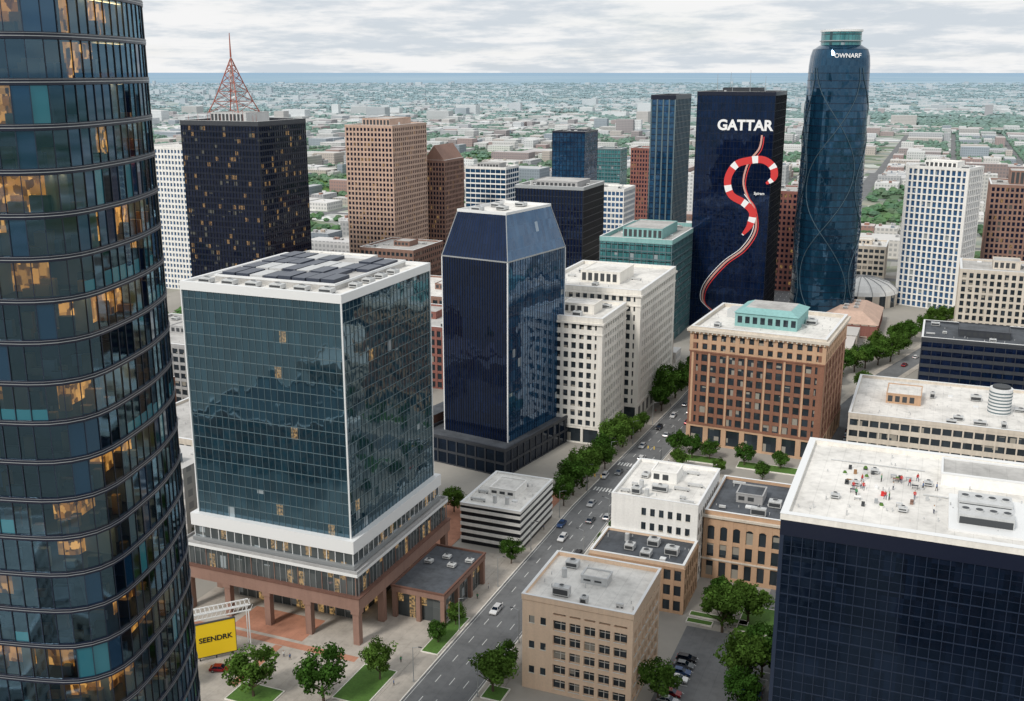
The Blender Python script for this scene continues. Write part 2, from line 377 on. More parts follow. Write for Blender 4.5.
def curved_tower():
    hero(-130,-75,40,105)
    raw=[(-86,102),(-72,98.2),(-57,94.6),(-46,92.6),(-41.6,92.7),(-39.1,95.0),(-38.0,100),(-37.5,108),(-39,117),(-46,126),(-58,131),(-74,132),(-89,122)]
    c=Vector((-58,110));P=[Vector(p)-c for p in raw]
    P=resample(catmull(P),1.5);L=len(P)
    e=empty('curved_glass_tower',(-95.0,80.2,0),22)
    r=random.Random(11);fh=3.8;NF=36
    m,nt,out=newmat('clear_tinted_glass');h=N(nt)
    tr=h.node('ShaderNodeBsdfTransparent');tr.inputs[0].default_value=(.44,.56,.66,1)
    gl=h.node('ShaderNodeBsdfGlossy');gl.inputs[0].default_value=(.42,.72,.95,1);gl.inputs['Roughness'].default_value=.03
    fr=h.node('ShaderNodeFresnel');fr.inputs[0].default_value=2.15
    mx=h.node('ShaderNodeMixShader');h.link(fr.outputs[0],mx.inputs[0]);h.link(tr.outputs[0],mx.inputs[1]);h.link(gl.outputs[0],mx.inputs[2]);h.link(mx.outputs[0],out.inputs[0])
    M['clear']=m
    M['pane_teal']=plain('teal_blind_pane',(.02,.12,.16),.06,0,2.0,(.5,.9,1.))
    M['pane_blue']=plain('dark_blue_pane',(.004,.02,.045),.04,0,2.1,(.4,.7,1.))
    M['core']=wall('office_core_wall',(.06,.08,.11))
    M['ceil']=plain('ceiling',(.22,.25,.28),.9)
    M['carpet']=plain('carpet',(.04,.045,.055),.9)
    M['desk']=plain('timber_desk',(.30,.17,.08),.6)
    def em(n,col,s):
        m,nt,out=newmat(n);h=N(nt);p=bsdf(h,out,(.5,.4,.3),.8);p.inputs['Emission Color'].default_value=(*col,1);p.inputs['Emission Strength'].default_value=s;return m
    M['lamp']=em('ceiling_lamp',(1,.62,.25),6.)
    m,nt,out=newmat('glowing_room_wall');h=N(nt);o=h.node('ShaderNodeTexCoord').outputs['Object']
    vz=h.node('ShaderNodeTexVoronoi');vz.distance='CHEBYCHEV';vz.inputs['Scale'].default_value=1.6;vz.inputs['Randomness'].default_value=.7;h.link(h.scalevec(o,1.,1.,.8),vz.inputs['Vector'])
    sp=h.node('ShaderNodeSeparateColor');h.link(vz.outputs['Color'],sp.inputs[0])
    cc=h.mix(sp.outputs[0],(.30,.10,.015),(1.,.42,.09))
    p=bsdf(h,out,cc,.8);h.link(cc,p.inputs['Emission Color']);h.link(h.maprange(sp.outputs[1],.2,1,.03,1.9),p.inputs['Emission Strength']);M['glowwall']=m  # wall glows by itself; the room's lamplight is put into its emission
    mg=MB();mf=MB();mi=MB()
    def strip(mb,A,B,z0,z1,k,i0=0,i1=None):
        for i in range(i0,i1 if i1 is not None else L):
            j=(i+1)%L;i_=i%L
            mb.quad([(A[i_].x,A[i_].y,z0),(A[j].x,A[j].y,z0),(B[j].x,B[j].y,z1),(B[i_].x,B[i_].y,z1)],k)
    P1=offs(P,.16);P2=offs(P,.20);Pi=offs(P,-.12);C=offs(P,-6.5)
    for i in range(NF+1):
        z=i*fh
        strip(mf,P,P1,z-.32,z-.28,'navy');strip(mf,P1,P1,z-.28,z+.30,'navy');strip(mf,P1,P,z+.30,z+.32,'navy')
        strip(mf,P2,P2,z-.06,z+.0,'alu');strip(mf,P2,P2,z+.20,z+.23,'alu');strip(mf,P1,P2,z+.18,z+.19,'alu')
        if i<NF:
            zt=z+fh-.32
            k=0
            lit=[0]*L
            while k<L:
                if r.random()<.075:
                    n=r.randint(3,10)
                    for q in range(n): lit[(k+q)%L]=1
                    D=offs(P,-r.choice((2.6,4.2)))
                    strip(mi,D,D,z+.05,zt+.2,'glowwall',k,min(L,k+n))
                    for q in range(n):
                        a=P[(k+q)%L].lerp(C[(k+q)%L],.15);b=P[(k+q+1)%L].lerp(C[(k+q+1)%L],.15);a2=P[(k+q)%L].lerp(C[(k+q)%L],.22);b2=P[(k+q+1)%L].lerp(C[(k+q+1)%L],.22)
                        mi.quad([(a.x,a.y,zt-.05),(a2.x,a2.y,zt-.05),(b2.x,b2.y,zt-.05),(b.x,b.y,zt-.05)],'lamp')
                    k+=n+2
                k+=1
            mode=r.random();ph=r.randint(0,L)
            for k in range(L):
                j=(k+1)%L;x=r.random()
                kk='clear';zs=z+.30
                seg_=((k+ph)//11)%3==0
                if not lit[k]:
                    if mode<.08: kk='pane_teal' if x<.8 else 'clear'
                    elif seg_ and mode>.5 and x<.7:
                        zs=z+fh*r.choice((.35,.45));mg.quad([(P[k].x,P[k].y,z+.28),(P[j].x,P[j].y,z+.28),(P[j].x,P[j].y,zs),(P[k].x,P[k].y,zs)],'pane_teal')
                    elif x<.04: kk='pane_teal'
                    elif x<.34: kk='pane_blue'
                mg.quad([(P[k].x,P[k].y,zs),(P[j].x,P[j].y,zs),(P[j].x,P[j].y,zt+.05),(P[k].x,P[k].y,zt+.05)],kk)
                if x>.2:
                    p=P[k].lerp(C[k],r.uniform(.08,.6));s1=r.uniform(.3,.9);hh=r.choice((.75,.75,1.1,1.6,2.))
                    mi.box(p.x-s1,p.x+s1,p.y-.3,p.y+.3,z+.05,z+hh,r.choice(('desk','hvd','ceil','desk')))
                if x<.10:
                    t=(C[k]-P[k]);mi.quad([(P[k].x+t.x*.1,P[k].y+t.y*.1,z),(C[k].x,C[k].y,z),(C[k].x,C[k].y,zt+.2),(P[k].x+t.x*.1,P[k].y+t.y*.1,zt+.2)],'ceil')
            for k in range(L):
                t=(P[(k+1)%L]-P[k-1]).normalized();n=Vector((t.y,-t.x));a=P[k]-t*.035;b=P[k]+t*.035;a2=a+n*.09;b2=b+n*.09
                mf.quad([(a.x,a.y,z+.30),(a2.x,a2.y,z+.30),(a2.x,a2.y,zt+.05),(a.x,a.y,zt+.05)],'black')
                mf.quad([(a2.x,a2.y,z+.30),(b2.x,b2.y,z+.30),(b2.x,b2.y,zt+.05),(a2.x,a2.y,zt+.05)],'navymul')
                mf.quad([(b2.x,b2.y,z+.30),(b.x,b.y,z+.30),(b.x,b.y,zt+.05),(b2.x,b2.y,zt+.05)],'black')
        mi.prism([(p.x,p.y) for p in Pi],z-.27,z-.02,'ceil',top='carpet')
    mi.prism([(p.x,p.y) for p in C],0,NF*fh,'core')
    top=NF*fh
    Pt=offs(P,-1.2)
    strip(mf,Pt,Pt,top,top+2.2,'lightalu')
    for k in range(0,L):
        p=Pt[k];mf.box(p.x-.12,p.x+.12,p.y-.12,p.y+.12,top,top+5.5,'lightalu')
    strip(mf,Pt,offs(P,-1.0),top+5.4,top+5.8,'lightalu')
    mg.obj('window_panes',e);mf.obj('slab_edges_and_mullions',e);mi.obj('office_floors',e)
curved_tower()
# ================================================================== black faceted tower
def black_tower():
    hero(-165,-110,285,360)
    e=empty('faceted_black_tower',(-128,313,0),-10)
    w,d,h=26,38,70.7
    q=3.4
    mb=MB();mb.frus((-w,0,0,d),0,(-w,0,0,d),h,'g_navy',east='g_blue');mb.frus((-w,0,0,d),h+.002,(-w+q,-q,4.5,d-4.5),85,'g_navy',top='rw',east='g_blue');mb.obj('glazing',e)  # east face takes bluer glass, putting its blue reflection into the colour
    mb=MB()
    facade(mb,-w,0,0,d,8,h-.4,3.6,1.0,.0,.28,.05,'navy','black',faces='SNW')
    facade(mb,-w,0,0,d,8,h-.4,3.6,1.6,.06,.04,.04,'navy','navy',faces='E')
    ring(mb,-w,0,0,d,h-.4,h+.05,.16,.1,'alu')
    for x,y in ((-w,0),(0,0),(0,d),(-w,d)):
        mb.box(x-.18,x+.18,y-.18,y+.18,8,h-.4,'lightalu')
    cs=[((-w,0),(-w+q,4.5)),((0,0),(-q,4.5)),((0,d),(-q,d-4.5)),((-w,d),(-w+q,d-4.5))]
    for (a,b) in cs: mb.tube((a[0],a[1],h),(b[0],b[1],85),.16,.16,'alu',6)
    n=22
    for i in range(1,n):
        t=i/n;x=-w+w*t;x2=-w+q+(w-2*q)*t;mb.tube((x,0,h),(x2,4.5,85),.08,.08,'black',4)
    ring(mb,-w+q,-q,4.5,d-4.5,85,85.9,.1,.3,'lightalu')
    r=random.Random(2)
    for i in range(4): hvac(mb,-w+6.5+(i%2)*6,8+i*6,85.05,3.4,3,1.3,r)
    mb.obj('facade_fins',e)
    mb=MB();mb.box(-w-5,4,-8,d+10,0,9,'g_black',top='rd')
    facade(mb,-w-5,4,-8,d+10,0,9.2,4.6,4,.8,.5,.2,'dgrey','dgrey');ring(mb,-w-5,4,-8,d+10,9.2,10.0,.3,.4,'dgrey')
    mb.box(-w-12,-w-5.3,-4,30,0,13,'brick2',top='rd')
    mb.obj('podium',e)
black_tower()
# ================================================================== mast tower
def mast_tower():
    hero(-402,-341,487,557)
    e=building('dark_mast_tower',-345,489,51,46,102,'g_mast','navy','black',3.3,2.1,1.0,.3,.2,'rg',units=8,par=2.2,pent=(-40,-16,12,34,6),kpent='hv',kpar='dgrey')
    mb=MB();cx,cy,z=-31,22,108;s=10;ht=30
    L=[(cx-s,cy-s),(cx+s,cy-s),(cx+s,cy+s),(cx-s,cy+s)]
    def pt(i,t):
        x,y=L[i%4];q=t**.9;return (x+(cx-x)*q,y+(cy-y)*q,z+ht*t)
    ts=[0,.2,.38,.54,.68,.8,.9,.985]
    for i in range(4):
        for a,b in zip(ts,ts[1:]):
            mb.tube(pt(i,a),pt(i,b),.36,.30,'steelred',5);mb.tube(pt(i,a),pt(i+1,b),.14,.14,'steelred',4);mb.tube(pt(i+1,a),pt(i,b),.14,.14,'steelred',4);mb.tube(pt(i,b),pt(i+1,b),.16,.16,'steelred',4)
    mb.tube((cx,cy,z),(cx,cy,z+ht),.4,.4,'alu',6);mb.tube((cx,cy,z+ht),(cx,cy,z+ht+13),.5,.2,'steelred',6)
    for q in range(7): 
        a=q*.9;mb.tube((cx,cy,z+8+q*3),(cx+1.6*math.cos(a),cy+1.6*math.sin(a),z+8.3+q*3),.9,.9,'lightalu',8)
    for q in range(10): mb.tube((-48+q*5,3+q%3*2,z-6),(-48+q*5,3+q%3*2,z-1+q%4),.12,.08,'steelred',5)
    mb.obj('lattice_mast',e)
mast_tower()
# ================================================================== other named towers
building('tan_concrete_tower',-330,612,34,48,96,'g_mast','pinkcon','pinkcon',3.2,2.6,1.2,1.0,.35,'rg',units=4,pent=(-26,-6,8,38,4.5),kpent='pinkcon');hero(-366,-328,610,662)
e=building('gabled_brown_tower',-321,670,16,31,70,'g_mast','browncon','browncon',3.3,2.4,1.2,.9,.3,'rd',units=0);hero(-340,-319,668,703)
mb=MB();mb.v+=[(-16,0,70.5),(0,0,70.5),(0,31,70.5),(-16,31,70.5),(-8,0,81),(-8,31,81)]
for f in ((0,1,4),(1,2,5,4),(2,3,5),(3,0,4,5),(0,3,2,1)): mb.f.append(f);mb.m.append(mb.mi('browncon'));mb.c.append((1,1,1))
mb.obj('gable_roof',e)
def stone(name,a,b,w,d,h,mat,**k):
    hero(a-w-2,a+2,b-2,b+d+2)
    return building(name,a,b,w,d,h,'g_win',mat,mat,3.7,2.9,1.3,1.15,.4,k.pop('kr','rw'),cornice=[(h-1.2,.7,1.1),(h-5,.4,.7),(6.4,.5,.6)],base=6.,units=k.pop('units',4),par=1.3,corner=1.6,**k)
stone('white_stone_building',-106,346,26,29,45.5,'lime',pent=(-18,-6,10,20,3.5),kpent='lime')
stone('white_stone_building',-101,377.5,40,54,50,'lime',pent=(-28,-12,14,34,4.5),kpent='lime',units=6)
e=building('green_glass_office',-118,497,36,62,50,'g_teal2','tealmul','tealmul',3.7,3.,.5,.25,.12,'rg',units=4,pent=(-28,-8,12,44,5),kpent='tealroof',kpar='tealroof',par=2.);hero(-156,-116,495,561)
building('dark_glass_tower',-175,533,38,36,70,'g_navy','navymul','black',3.6,1.7,.35,.5,.2,'rg',units=8,par=1.5,pent=(-32,-6,8,30,3),kpar='alu');hero(-215,-173,531,571)
building('blue_glass_tower',-263,803,27,33,84,'g_blue','navy','navy',3.7,3,.3,.3,.1,'rd',units=3,kpar='navy');hero(-292,-261,801,838)
e=building('slim_blue_tower',-167,698,16,44,113,'g_blue','navy','tealmul',3.7,4,.35,.9,.3,'rd',units=0,kpar='navy',par=2.5);hero(-185,-165,696,744)
building('brown_highrise',-216,827,16,22,71,'g_mast','redbrick','redbrick',3.3,2.4,1.3,1.,.3,'rg',units=2);hero(-235,-213,825,851)
building('teal_highrise',-281,965,24,22,60,'g_teal2','tealmul','tealmul',3.6,3,.6,.3,.1,'rg',units=2)
building('white_blue_office',-188,655,24,26,57,'g_winb','white','white',3.6,2.6,1.2,.6,.2,'rw',units=4);hero(-214,-186,653,683)
building('banded_office_building',-304,740,33,26,60,'g_blue','white','white',3.7,4,1.1,.3,.2,'rg',units=4,pent=(-26,-8,6,20,3));hero(-339,-302,738,768)
building('brick_highrise',-72,655,33,34,60,'g_mast','redbrick','redbrick',3.3,2.7,1.4,1.2,.3,'rg',units=3);hero(-107,-70,653,691)
building('white_highrise',-418,520,34,40,86,'g_winb','white','white',3.3,2.4,1.3,1.,.4,'rw',units=3);hero(-454,-416,518,562)
building('white_highrise',-64,837,14,22,46,'g_win','white','white',3.3,2.4,1.3,1.,.3,'rw',units=2)
building('white_slab_tower',12,630,33,21,78.5,'g_winb','white','white',3.5,3.1,.7,1.0,.7,'rw',rot=-20,units=5,pent=(-26,-8,5,16,3.5),kpent='white',corner=.9);hero(-30,30,600,670)
building('brown_highrise',72,680,46,40,66,'g_mast','browncon','browncon',3.3,2.6,1.1,1.,.3,'rg',units=3,pent=(-36,-14,10,30,8),kpent='browncon');hero(24,74,678,722)
building('cream_office_building',46,545,34,32,38,'g_win','cream','cream',3.5,3.2,1.,1.3,.5,'rg',units=4,pent=(-20,-8,10,22,4),kpent='cream');hero(10,48,543,579)
building('dark_banded_office',62,463,64,34,22,'g_navy','dgrey','dgrey',3.7,4,1.5,.2,.2,'rd',units=9,kpar='dgrey',pent=(-50,-30,10,24,3),kpent='dgrey');hero(-4,64,461,499)
e=building('low_beige_building',62,376,85,52,12.5,'g_win','cream','cream',4.1,3.4,1.7,.5,.3,'rw',units=16,par=1.1,pent=(-74,-62,20,34,3.6),kpent='tanstone');hero(-25,64,374,430)
mb=MB();cx,cy=-36,22
mb.tube((cx,cy,12.6),(cx,cy,22.),3.8,3.8,'lightalu',24)
for i in range(7): mb.tube((cx,cy,13.2+i*1.2),(cx,cy,13.65+i*1.2),3.88,3.88,'tealmul',24)
mb.tube((cx,cy,22.),(cx,cy,22.7),3.,3.,'hvd',20);mb.obj('cooling_tower',e)
# ================================================================== tower with snake graphic
def sign_tower():
    hero(-122,-78,540,584)
    w,d,h=38.5,38,119
    e=building('dark_sign_tower',-80,542,w,d,h,'g_navy','navy','black',3.7,1.75,.18,.1,.08,'rd',units=5,par=1.6,kpar='navy',pent=(-28,-10,10,28,3),kpent='dgrey')
    text('GATTAR',7.0,(-14.2,-.35,h-14.8),(math.radians(90),0,0),'textw',e,bold=.035)
    text('Spiram',1.9,(-5.2,-.35,h-48),(math.radians(90),0,0),'textw',e,'small_lettering')
    mb=MB()
    def U(px,py): return (-w+(px-697)/2.03,h-(py-95)/1.98)
    def ribbon(pts,wd,k,y,split=None):
        P=[Vector(U(*p)) for p in pts];Q=[]
        for i in range(len(P)-1):
            p0=P[max(0,i-1)];p1=P[i];p2=P[i+1];p3=P[min(len(P)-1,i+2)]
            for j in range(8):
                t=j/8;Q.append(.5*((2*p1)+(p2-p0)*t+(2*p0-5*p1+4*p2-p3)*t*t+(3*p1-p0-3*p2+p3)*t**3))
        Q.append(P[-1]);Lf=[];Rt=[]
        for i,q in enumerate(Q):
            t=(Q[min(i+1,len(Q)-1)]-Q[max(i-1,0)]).normalized();n=Vector((-t.y,t.x));ww=wd*(.5 if not split else .5*min(1,.3+min(i,len(Q)-1-i)/14))
            Lf.append(q+n*ww);Rt.append(q-n*ww)
        for i in range(len(Q)-1):
            kk=k
            if split and (i//3)%4==1: kk='textw'
            mb.quad([(Lf[i].x,y,Lf[i].y),(Rt[i].x,y,Rt[i].y),(Rt[i+1].x,y,Rt[i+1].y),(Lf[i+1].x,y,Lf[i+1].y)],kk)
    line=[(764,133),(762,146),(752,160),(748,178),(752,192),(760,204),(763,226),(752,246),(733,262),(715,285),(712,302),(722,312)]
    ribbon(line,.9,'pink',-.30);ribbon([(x+2.2,y+1.5) for x,y in line],.45,'sred',-.31);ribbon([(x-2.4,y-1) for x,y in line[4:]],.35,'textw',-.32)
    ribbon([(771,180),(778,174),(777,164),(767,157),(752,158),(739,163),(732,177),(736,192),(750,200),(759,209),(757,222),(750,232)],3.6,'sred',-.34,True)
    mb.obj('snake_graphic',e)
    mb=MB()
    for x,y,q in ((-30,6,7),(-22,4,5),(-14,8,9),(-6,5,6),(-26,20,8)): mb.tube((x,y,h),(x,y,h+q+3),.18,.08,'alu',5)
    mb.obj('antennas',e)
sign_tower()
# ================================================================== round glass tower
def round_tower():
    e=empty('round_glass_tower',(-55.0,581.6,0),22);hero(-74,-36,562,600)
    n=48;top=141
    def fp(r,p=2.6):
        o=[]
        for i in range(n):
            a=2*math.pi*i/n;c,s=math.cos(a),math.sin(a)
            o.append((r*math.copysign(abs(c)**(2/p),c),r*math.copysign(abs(s)**(2/p),s)))
        return o
    mb=MB();r0=15.4
    prof=[(0,r0*1.05),(60,r0*1.04),(100,r0*.99),(top-8,r0*.94),(top-3,r0*.91),(top,r0*.85),(top+2,r0*.66)]
    def rad(z):
        for (z0,a),(z1,b) in zip(prof,prof[1:]):
            if z<=z1: return a+(b-a)*(z-z0)/(z1-z0)
        return prof[-1][1]
    for (z0,ra),(z1,rb) in zip(prof,prof[1:]):
        A=fp(ra);B=fp(rb)
        for i in range(n):
            j=(i+1)%n;mb.quad([(*A[i],z0),(*A[j],z0),(*B[j],z1),(*B[i],z1)],'g_dteal')
    mb.prism(fp(r0*.62),top+1,150,'g_teal2',top='rd');mb.prism(fp(r0*.85),top-1,top+.1,'navy');mb.obj('glazing',e)
    mb=MB()
    for k in range(1,38):
        z=k*3.7
        if z>top-9: break
        A=fp(rad(z)+.14)
        for i in range(n):
            j=(i+1)%n;mb.quad([(*A[i],z-.12),(*A[j],z-.12),(*A[j],z+.12),(*A[i],z+.12)],'navy')
    for q,(ph,sg) in enumerate([(0,1),(0,-1),(math.pi/2,1),(math.pi/2,-1),(math.pi,1),(math.pi,-1),(1.5*math.pi,1),(1.5*math.pi,-1)]):
        pr=None
        for s in range(90):
            z=3+s*1.45;a=ph+sg*.75*math.sin(z/top*math.pi*2.6+(0.5 if sg>0 else 0))-.3
            c,sn=math.cos(a),math.sin(a);rr=(abs(c)**2.6+abs(sn)**2.6)**(-1/2.6)*(rad(z)+.2)
            p=(rr*c,rr*sn,z)
            if pr: mb.tube(pr,p,.22,.22,'latmul',4,False)
            pr=p
    mb.prism(fp(r0*.66),top+4,top+4.4,'alu');mb.prism(fp(r0*.65),149.6,150.6,'lightalu')
    mb.obj('facade_bands',e)
    text('OWNARF',2.9,(-.5,-r0*.9-.9,top-3.2),(math.radians(90),0,math.radians(-14)),'textw',e)
round_tower()
# ================================================================== brown brick office
def brick_office():
    hero(-82,-26,355,407)
    a,b,w,d,h=-31.5,358.5,46,42,42
    e=building('brown_brick_office_building',a,b,w,d,h,'g_win','brick','brick',3.9,3.3,1.25,1.15,.3,'rw',base=7.5,units=5,par=1.4,corner=1.9,cornice=[(7.2,.6,.6),(34.2,.5,.6)],kpar='cream',rot=-4)
    mb=MB()
    facade(mb,-w,0,0,d,34.7,41.6,3.4,3.3,1.2,1.5,.45,'tanstone','tanstone')
    ring(mb,-w,0,0,d,41.7,42.6,1.5,.1,'cream');ring(mb,-w,0,0,d,41.1,41.68,1.0,.1,'tanstone')
    n=30
    for i in range(n+1):
        x=-w+i*w/n;mb.box(x-.25,x+.25,-1.35,-.6,41.1,41.69,'cream')
    for i in range(26): y=i*d/25;mb.box(.6,1.35,y-.25,y+.25,41.1,41.69,'cream')
    facade(mb,-w,0,0,d,0,7.2,7.2,6.6,1.4,1.8,.5,'tanstone','tanstone')
    for F,W in (('S',w),('E',d)):
        for i in range(0,int(W/6.6)+1):
            u=min(W-.7,max(.7,i*6.6));place(mb,F,-w,0,0,d,u-.35,u+.35,.36,.46,8,34,'tanstone')
    mb.obj('stone_trim',e)
    mb=MB()
    mb.box(-34,-12,12,32,42,47,'tealroof',top='tealroof');mb.frus((-34.5,-11.5,11.5,32.5),47,(-31,-15,15,29),48.6,'tealroof',top='rg')
    for i in range(8): mb.box(-33+i*2.7,-31.4+i*2.7,11.93,12,43.4,45.8,'g_win')
    mb.box(-40,-35,24,32,42,45,'hv');mb.obj('penthouse',e)
brick_office()
# ================================================================== white office + low wing + classical building
def white_group():
    hero(-82,-27,232,290)
    r=random.Random(5)
    e=empty('white_office_building',(-50.2,251.3,0))
    w,d,h=23,28,22
    mb=MB();mb.box(-w,0,0,d,0,h,'white')
    for F,W in (('S',w),('E',d),('W',d)):
        for fl in range(5):
            n=int(W/2.4)
            for i in range(n):
                u=1.2+i*(W-2)/n
                if F=='S' and fl>0 and u<7: continue
                z=2.+fl*4.
                place(mb,F,-w,0,0,d,u,u+1.2,-.02,.03,z,z+2.,'g_win');place(mb,F,-w,0,0,d,u-.12,u+1.32,0,.14,z-.18,z-.01,'lime')
                place(mb,F,-w,0,0,d,u-.1,u-.01,0,.08,z,z+2.,'lime');place(mb,F,-w,0,0,d,u+.56,u+.64,.03,.05,z,z+2.,'dgrey')
    mb.obj('walls',e);mb=MB();roof(mb,-w,0,0,d,h,r,'rw','white',.9,units=14,pent=(-16,-9,14,21,3),kpent='white',out=.05);mb.obj('rooftop',e)
    e=empty('low_tan_building',(-50,236,0));mb=MB();w,d,h=24,15,12.5
    mb.box(-w,0,0,d,0,h-.3,'g_win');facade(mb,-w,0,0,d,0,h-.3,4.,2.6,1.3,.9,.3,'tanstone','tanstone');mb.obj('facade',e)
    mb=MB();roof(mb,-w,0,0,d,h,r,'rd','tan',.7,units=7);mb.obj('rooftop',e)
    e=empty('classical_stone_building',(-29.5,258,0));mb=MB();w,d,h=20,26,18.4
    mb.box(-w,0,0,d,0,h-.3,'g_win')
    for F,W in (('S',w),('E',d),('W',d),('N',w)):
        nb=round(W/3.3)
        for i in range(nb+1):
            u=W*i/nb;ext=.37 if F in'SN' else 0
            place(mb,F,-w,0,0,d,(-ext if i==0 else u-.75),(W+ext if i==nb else u+.75),-.05,.37,0,h-.31,'tanstone')
        e0=.3 if F in'SN' else 0
        for z0,z1 in ((0,1.),(5.2,6.4),(10.2,11.2),(15.2,h-.31)): place(mb,F,-w,0,0,d,-e0,W+e0,-.05,.3,z0,z1,'tanstone')
        for i in range(nb):
            u0=W*i/nb+.75;u1=W*(i+1)/nb-.75;cx=(u0+u1)/2;rr=(u1-u0)/2
            for sgn in(-1,1):
                for q in range(5):
                    t0=q/5*rr;t1=(q+1)/5*rr;hh=math.sqrt(max(0,rr*rr-t0*t0))
                    ua,ub=sorted((cx+sgn*t0,cx+sgn*t1));place(mb,F,-w,0,0,d,ua,ub,-.05,.25,15.2-rr+hh*.95,15.21,'tanstone')
    ring(mb,-w,0,0,d,h-.9,h-.3,.9,.1,'cream');ring(mb,-w,0,0,d,5.6,6.,.6,.1,'cream');mb.obj('facade',e)
    mb=MB();roof(mb,-w,0,0,d,h,r,'rd','tanstone',.9,units=6,pent=(-14,-7,10,17,2.5));mb.obj('rooftop',e)
white_group()
# ================================================================== tan building in front
def tan_building():
    hero(-78,-48,188,217)
    r=random.Random(9);e=empty('tan_office_building',(-50.5,191.5,0));w,d,h=24.5,22.5,21.4
    mb=MB();mb.box(-w+.7,-.7,.7,d-.7,0,h-.4,'g_win')
    for F,W in (('S',w),('E',d),('W',d),('N',w)):
        st=7.0 if F=='S' else 1.2;i0=0 if F in 'SN' else .72
        place(mb,F,-w,0,0,d,i0,st,-.7,0,0,h-.4,'tan')
        place(mb,F,-w,0,0,d,W-1.2,W-i0,-.7,0,0,h-.4,'tan')
        nb=max(1,round((W-st-1.2)/3.0));bw=(W-st-1.2)/nb
        for i in range(1,nb): place(mb,F,-w,0,0,d,st+i*bw-.4,st+i*bw+.4,-.68,-.03,0,h-.4,'tan')
        fh=3.5
        for k in range(6):
            z=k*fh;z1=z+1.25
            if z>=h-1.9: continue
            place(mb,F,-w,0,0,d,st,W-1.2,-.69,-.01,z,z1,'tan')
        place(mb,F,-w,0,0,d,st,W-1.2,-.69,-.01,h-2.2,h-.4,'tan')
        for k in range(6):
            z=k*fh+1.25
            if z>h-4: continue
            for i in range(nb):
                u=st+(i+.5)*bw
                place(mb,F,-w,0,0,d,u-.05,u+.05,-.66,-.5,z,z+2.2,'lime');place(mb,F,-w,0,0,d,u-bw*.5+.4,u+bw*.5-.4,-.66,-.5,z+1.4,z+1.5,'lime')
                place(mb,F,-w,0,0,d,u-bw*.5+.4,u+bw*.5-.4,-.1,.12,z-.12,z-.0,'lime')
    for k in range(3):
        for x in(-w+1.6,-w+4.2): mb.box(x,x+1.2,-.03,.03,4+k*6.,5.6+k*6.,'g_win');mb.box(x-.1,x+1.3,-.12,0,3.85+k*6.,3.98+k*6.,'lime')
    mb.obj('walls',e);mb=MB();roof(mb,-w,0,0,d,h,r,'rw','tan',1.,units=5,pent=(-15,-9,11,15,1.8),kpent='hv',out=.12);mb.obj('rooftop',e)
tan_building()
# ================================================================== striped building
def striped():
    hero(-120,-98,250,283)
    r=random.Random(21);e=empty('striped_low_building',(-100,253.5,0));w,d,h=18,26,11.8
    mb=MB();mb.box(-w,0,0,d,0,h-.3,'black')
    for F in 'SENW':
        W=w if F in'SN' else d;e0=.2 if F in'SN' else 0
        for i in range(5):
            z=1.2+i*2.15;place(mb,F,-w,0,0,d,-e0,W+e0,-.05,.2,z,z+.95,'white')
    mb.obj('banded_walls',e);mb=MB();roof(mb,-w,0,0,d,h,r,'rw','white',.5,units=7,pent=(-13,-5,9,18,2.2),kpent='white',out=.2);mb.obj('rooftop',e)
striped()
# ================================================================== people
def person_mesh(name,shirt,pants,hair,pose):
    m,nt,out=newmat(name+'_clothes');h=N(nt);o=h.node('ShaderNodeTexCoord').outputs['Object'];sp=h.node('ShaderNodeSeparateXYZ');h.link(o,sp.inputs[0]);z=sp.outputs[2]
    c=h.mix(h.math('GREATER_THAN',z,.88),pants,shirt);c=h.mix(h.math('GREATER_THAN',z,1.47),c,(.45,.27,.18));c=h.mix(h.math('GREATER_THAN',z,1.68),c,hair);c=h.mix(h.math('LESS_THAN',z,.08),c,(.03,.03,.03))
    bsdf(h,out,c,.8)
    s=pose
    V=[(0,0,.95),(0,0,1.2),(0,0,1.42),(0,0,1.52),(0,.02,1.66),(0,.02,1.76),
       (.2,0,1.4),(.27,.05*s,1.12),(.27,-.12*s,.88),(-.2,0,1.4),(-.27,-.05*s,1.12),(-.27,.12*s,.88),
       (.1,0,.9),(.11,-.14*s,.5),(.11,-.2*s,.08),(.11,-.32*s,.04),(-.1,0,.9),(-.11,.14*s,.5),(-.11,.22*s,.08),(-.11,.12*s,.04)]
    E=[(0,1),(1,2),(2,3),(3,4),(4,5),(2,6),(6,7),(7,8),(2,9),(9,10),(10,11),(0,12),(12,13),(13,14),(14,15),(0,16),(16,17),(17,18),(18,19)]
    rad=[.15,.14,.15,.06,.1,.07,.07,.05,.04,.07,.05,.04,.1,.065,.045,.04,.1,.065,.045,.04]
    me=bpy.data.meshes.new(name);me.from_pydata(V,E,[]);me.materials.append(m)
    ob=bpy.data.objects.new(name+'_tmp',me);COL.objects.link(ob)
    ob.modifiers.new('s','SKIN')
    for i,sv in enumerate(me.skin_vertices[0].data): sv.radius=(rad[i],rad[i]*.8 if i<3 else rad[i]);sv.use_root=(i==0)
    ob.modifiers.new('u','SUBSURF').levels=1
    dg=bpy.context.evaluated_depsgraph_get();res=bpy.data.meshes.new_from_object(ob.evaluated_get(dg));res.name=name
    bpy.data.objects.remove(ob);
    if not res.materials: res.materials.append(m)
    for p in res.polygons:p.use_smooth=True
    return res
PM=[person_mesh('walker_a',(.5,.04,.04),(.03,.04,.09),(.03,.02,.01),1),person_mesh('walker_b',(.7,.7,.68),(.05,.06,.1),(.15,.08,.03),.3),person_mesh('walker_c',(.04,.12,.3),(.08,.07,.06),(.02,.02,.02),.8),person_mesh('walker_d',(.06,.25,.12),(.02,.02,.02),(.2,.12,.05),0.2)]
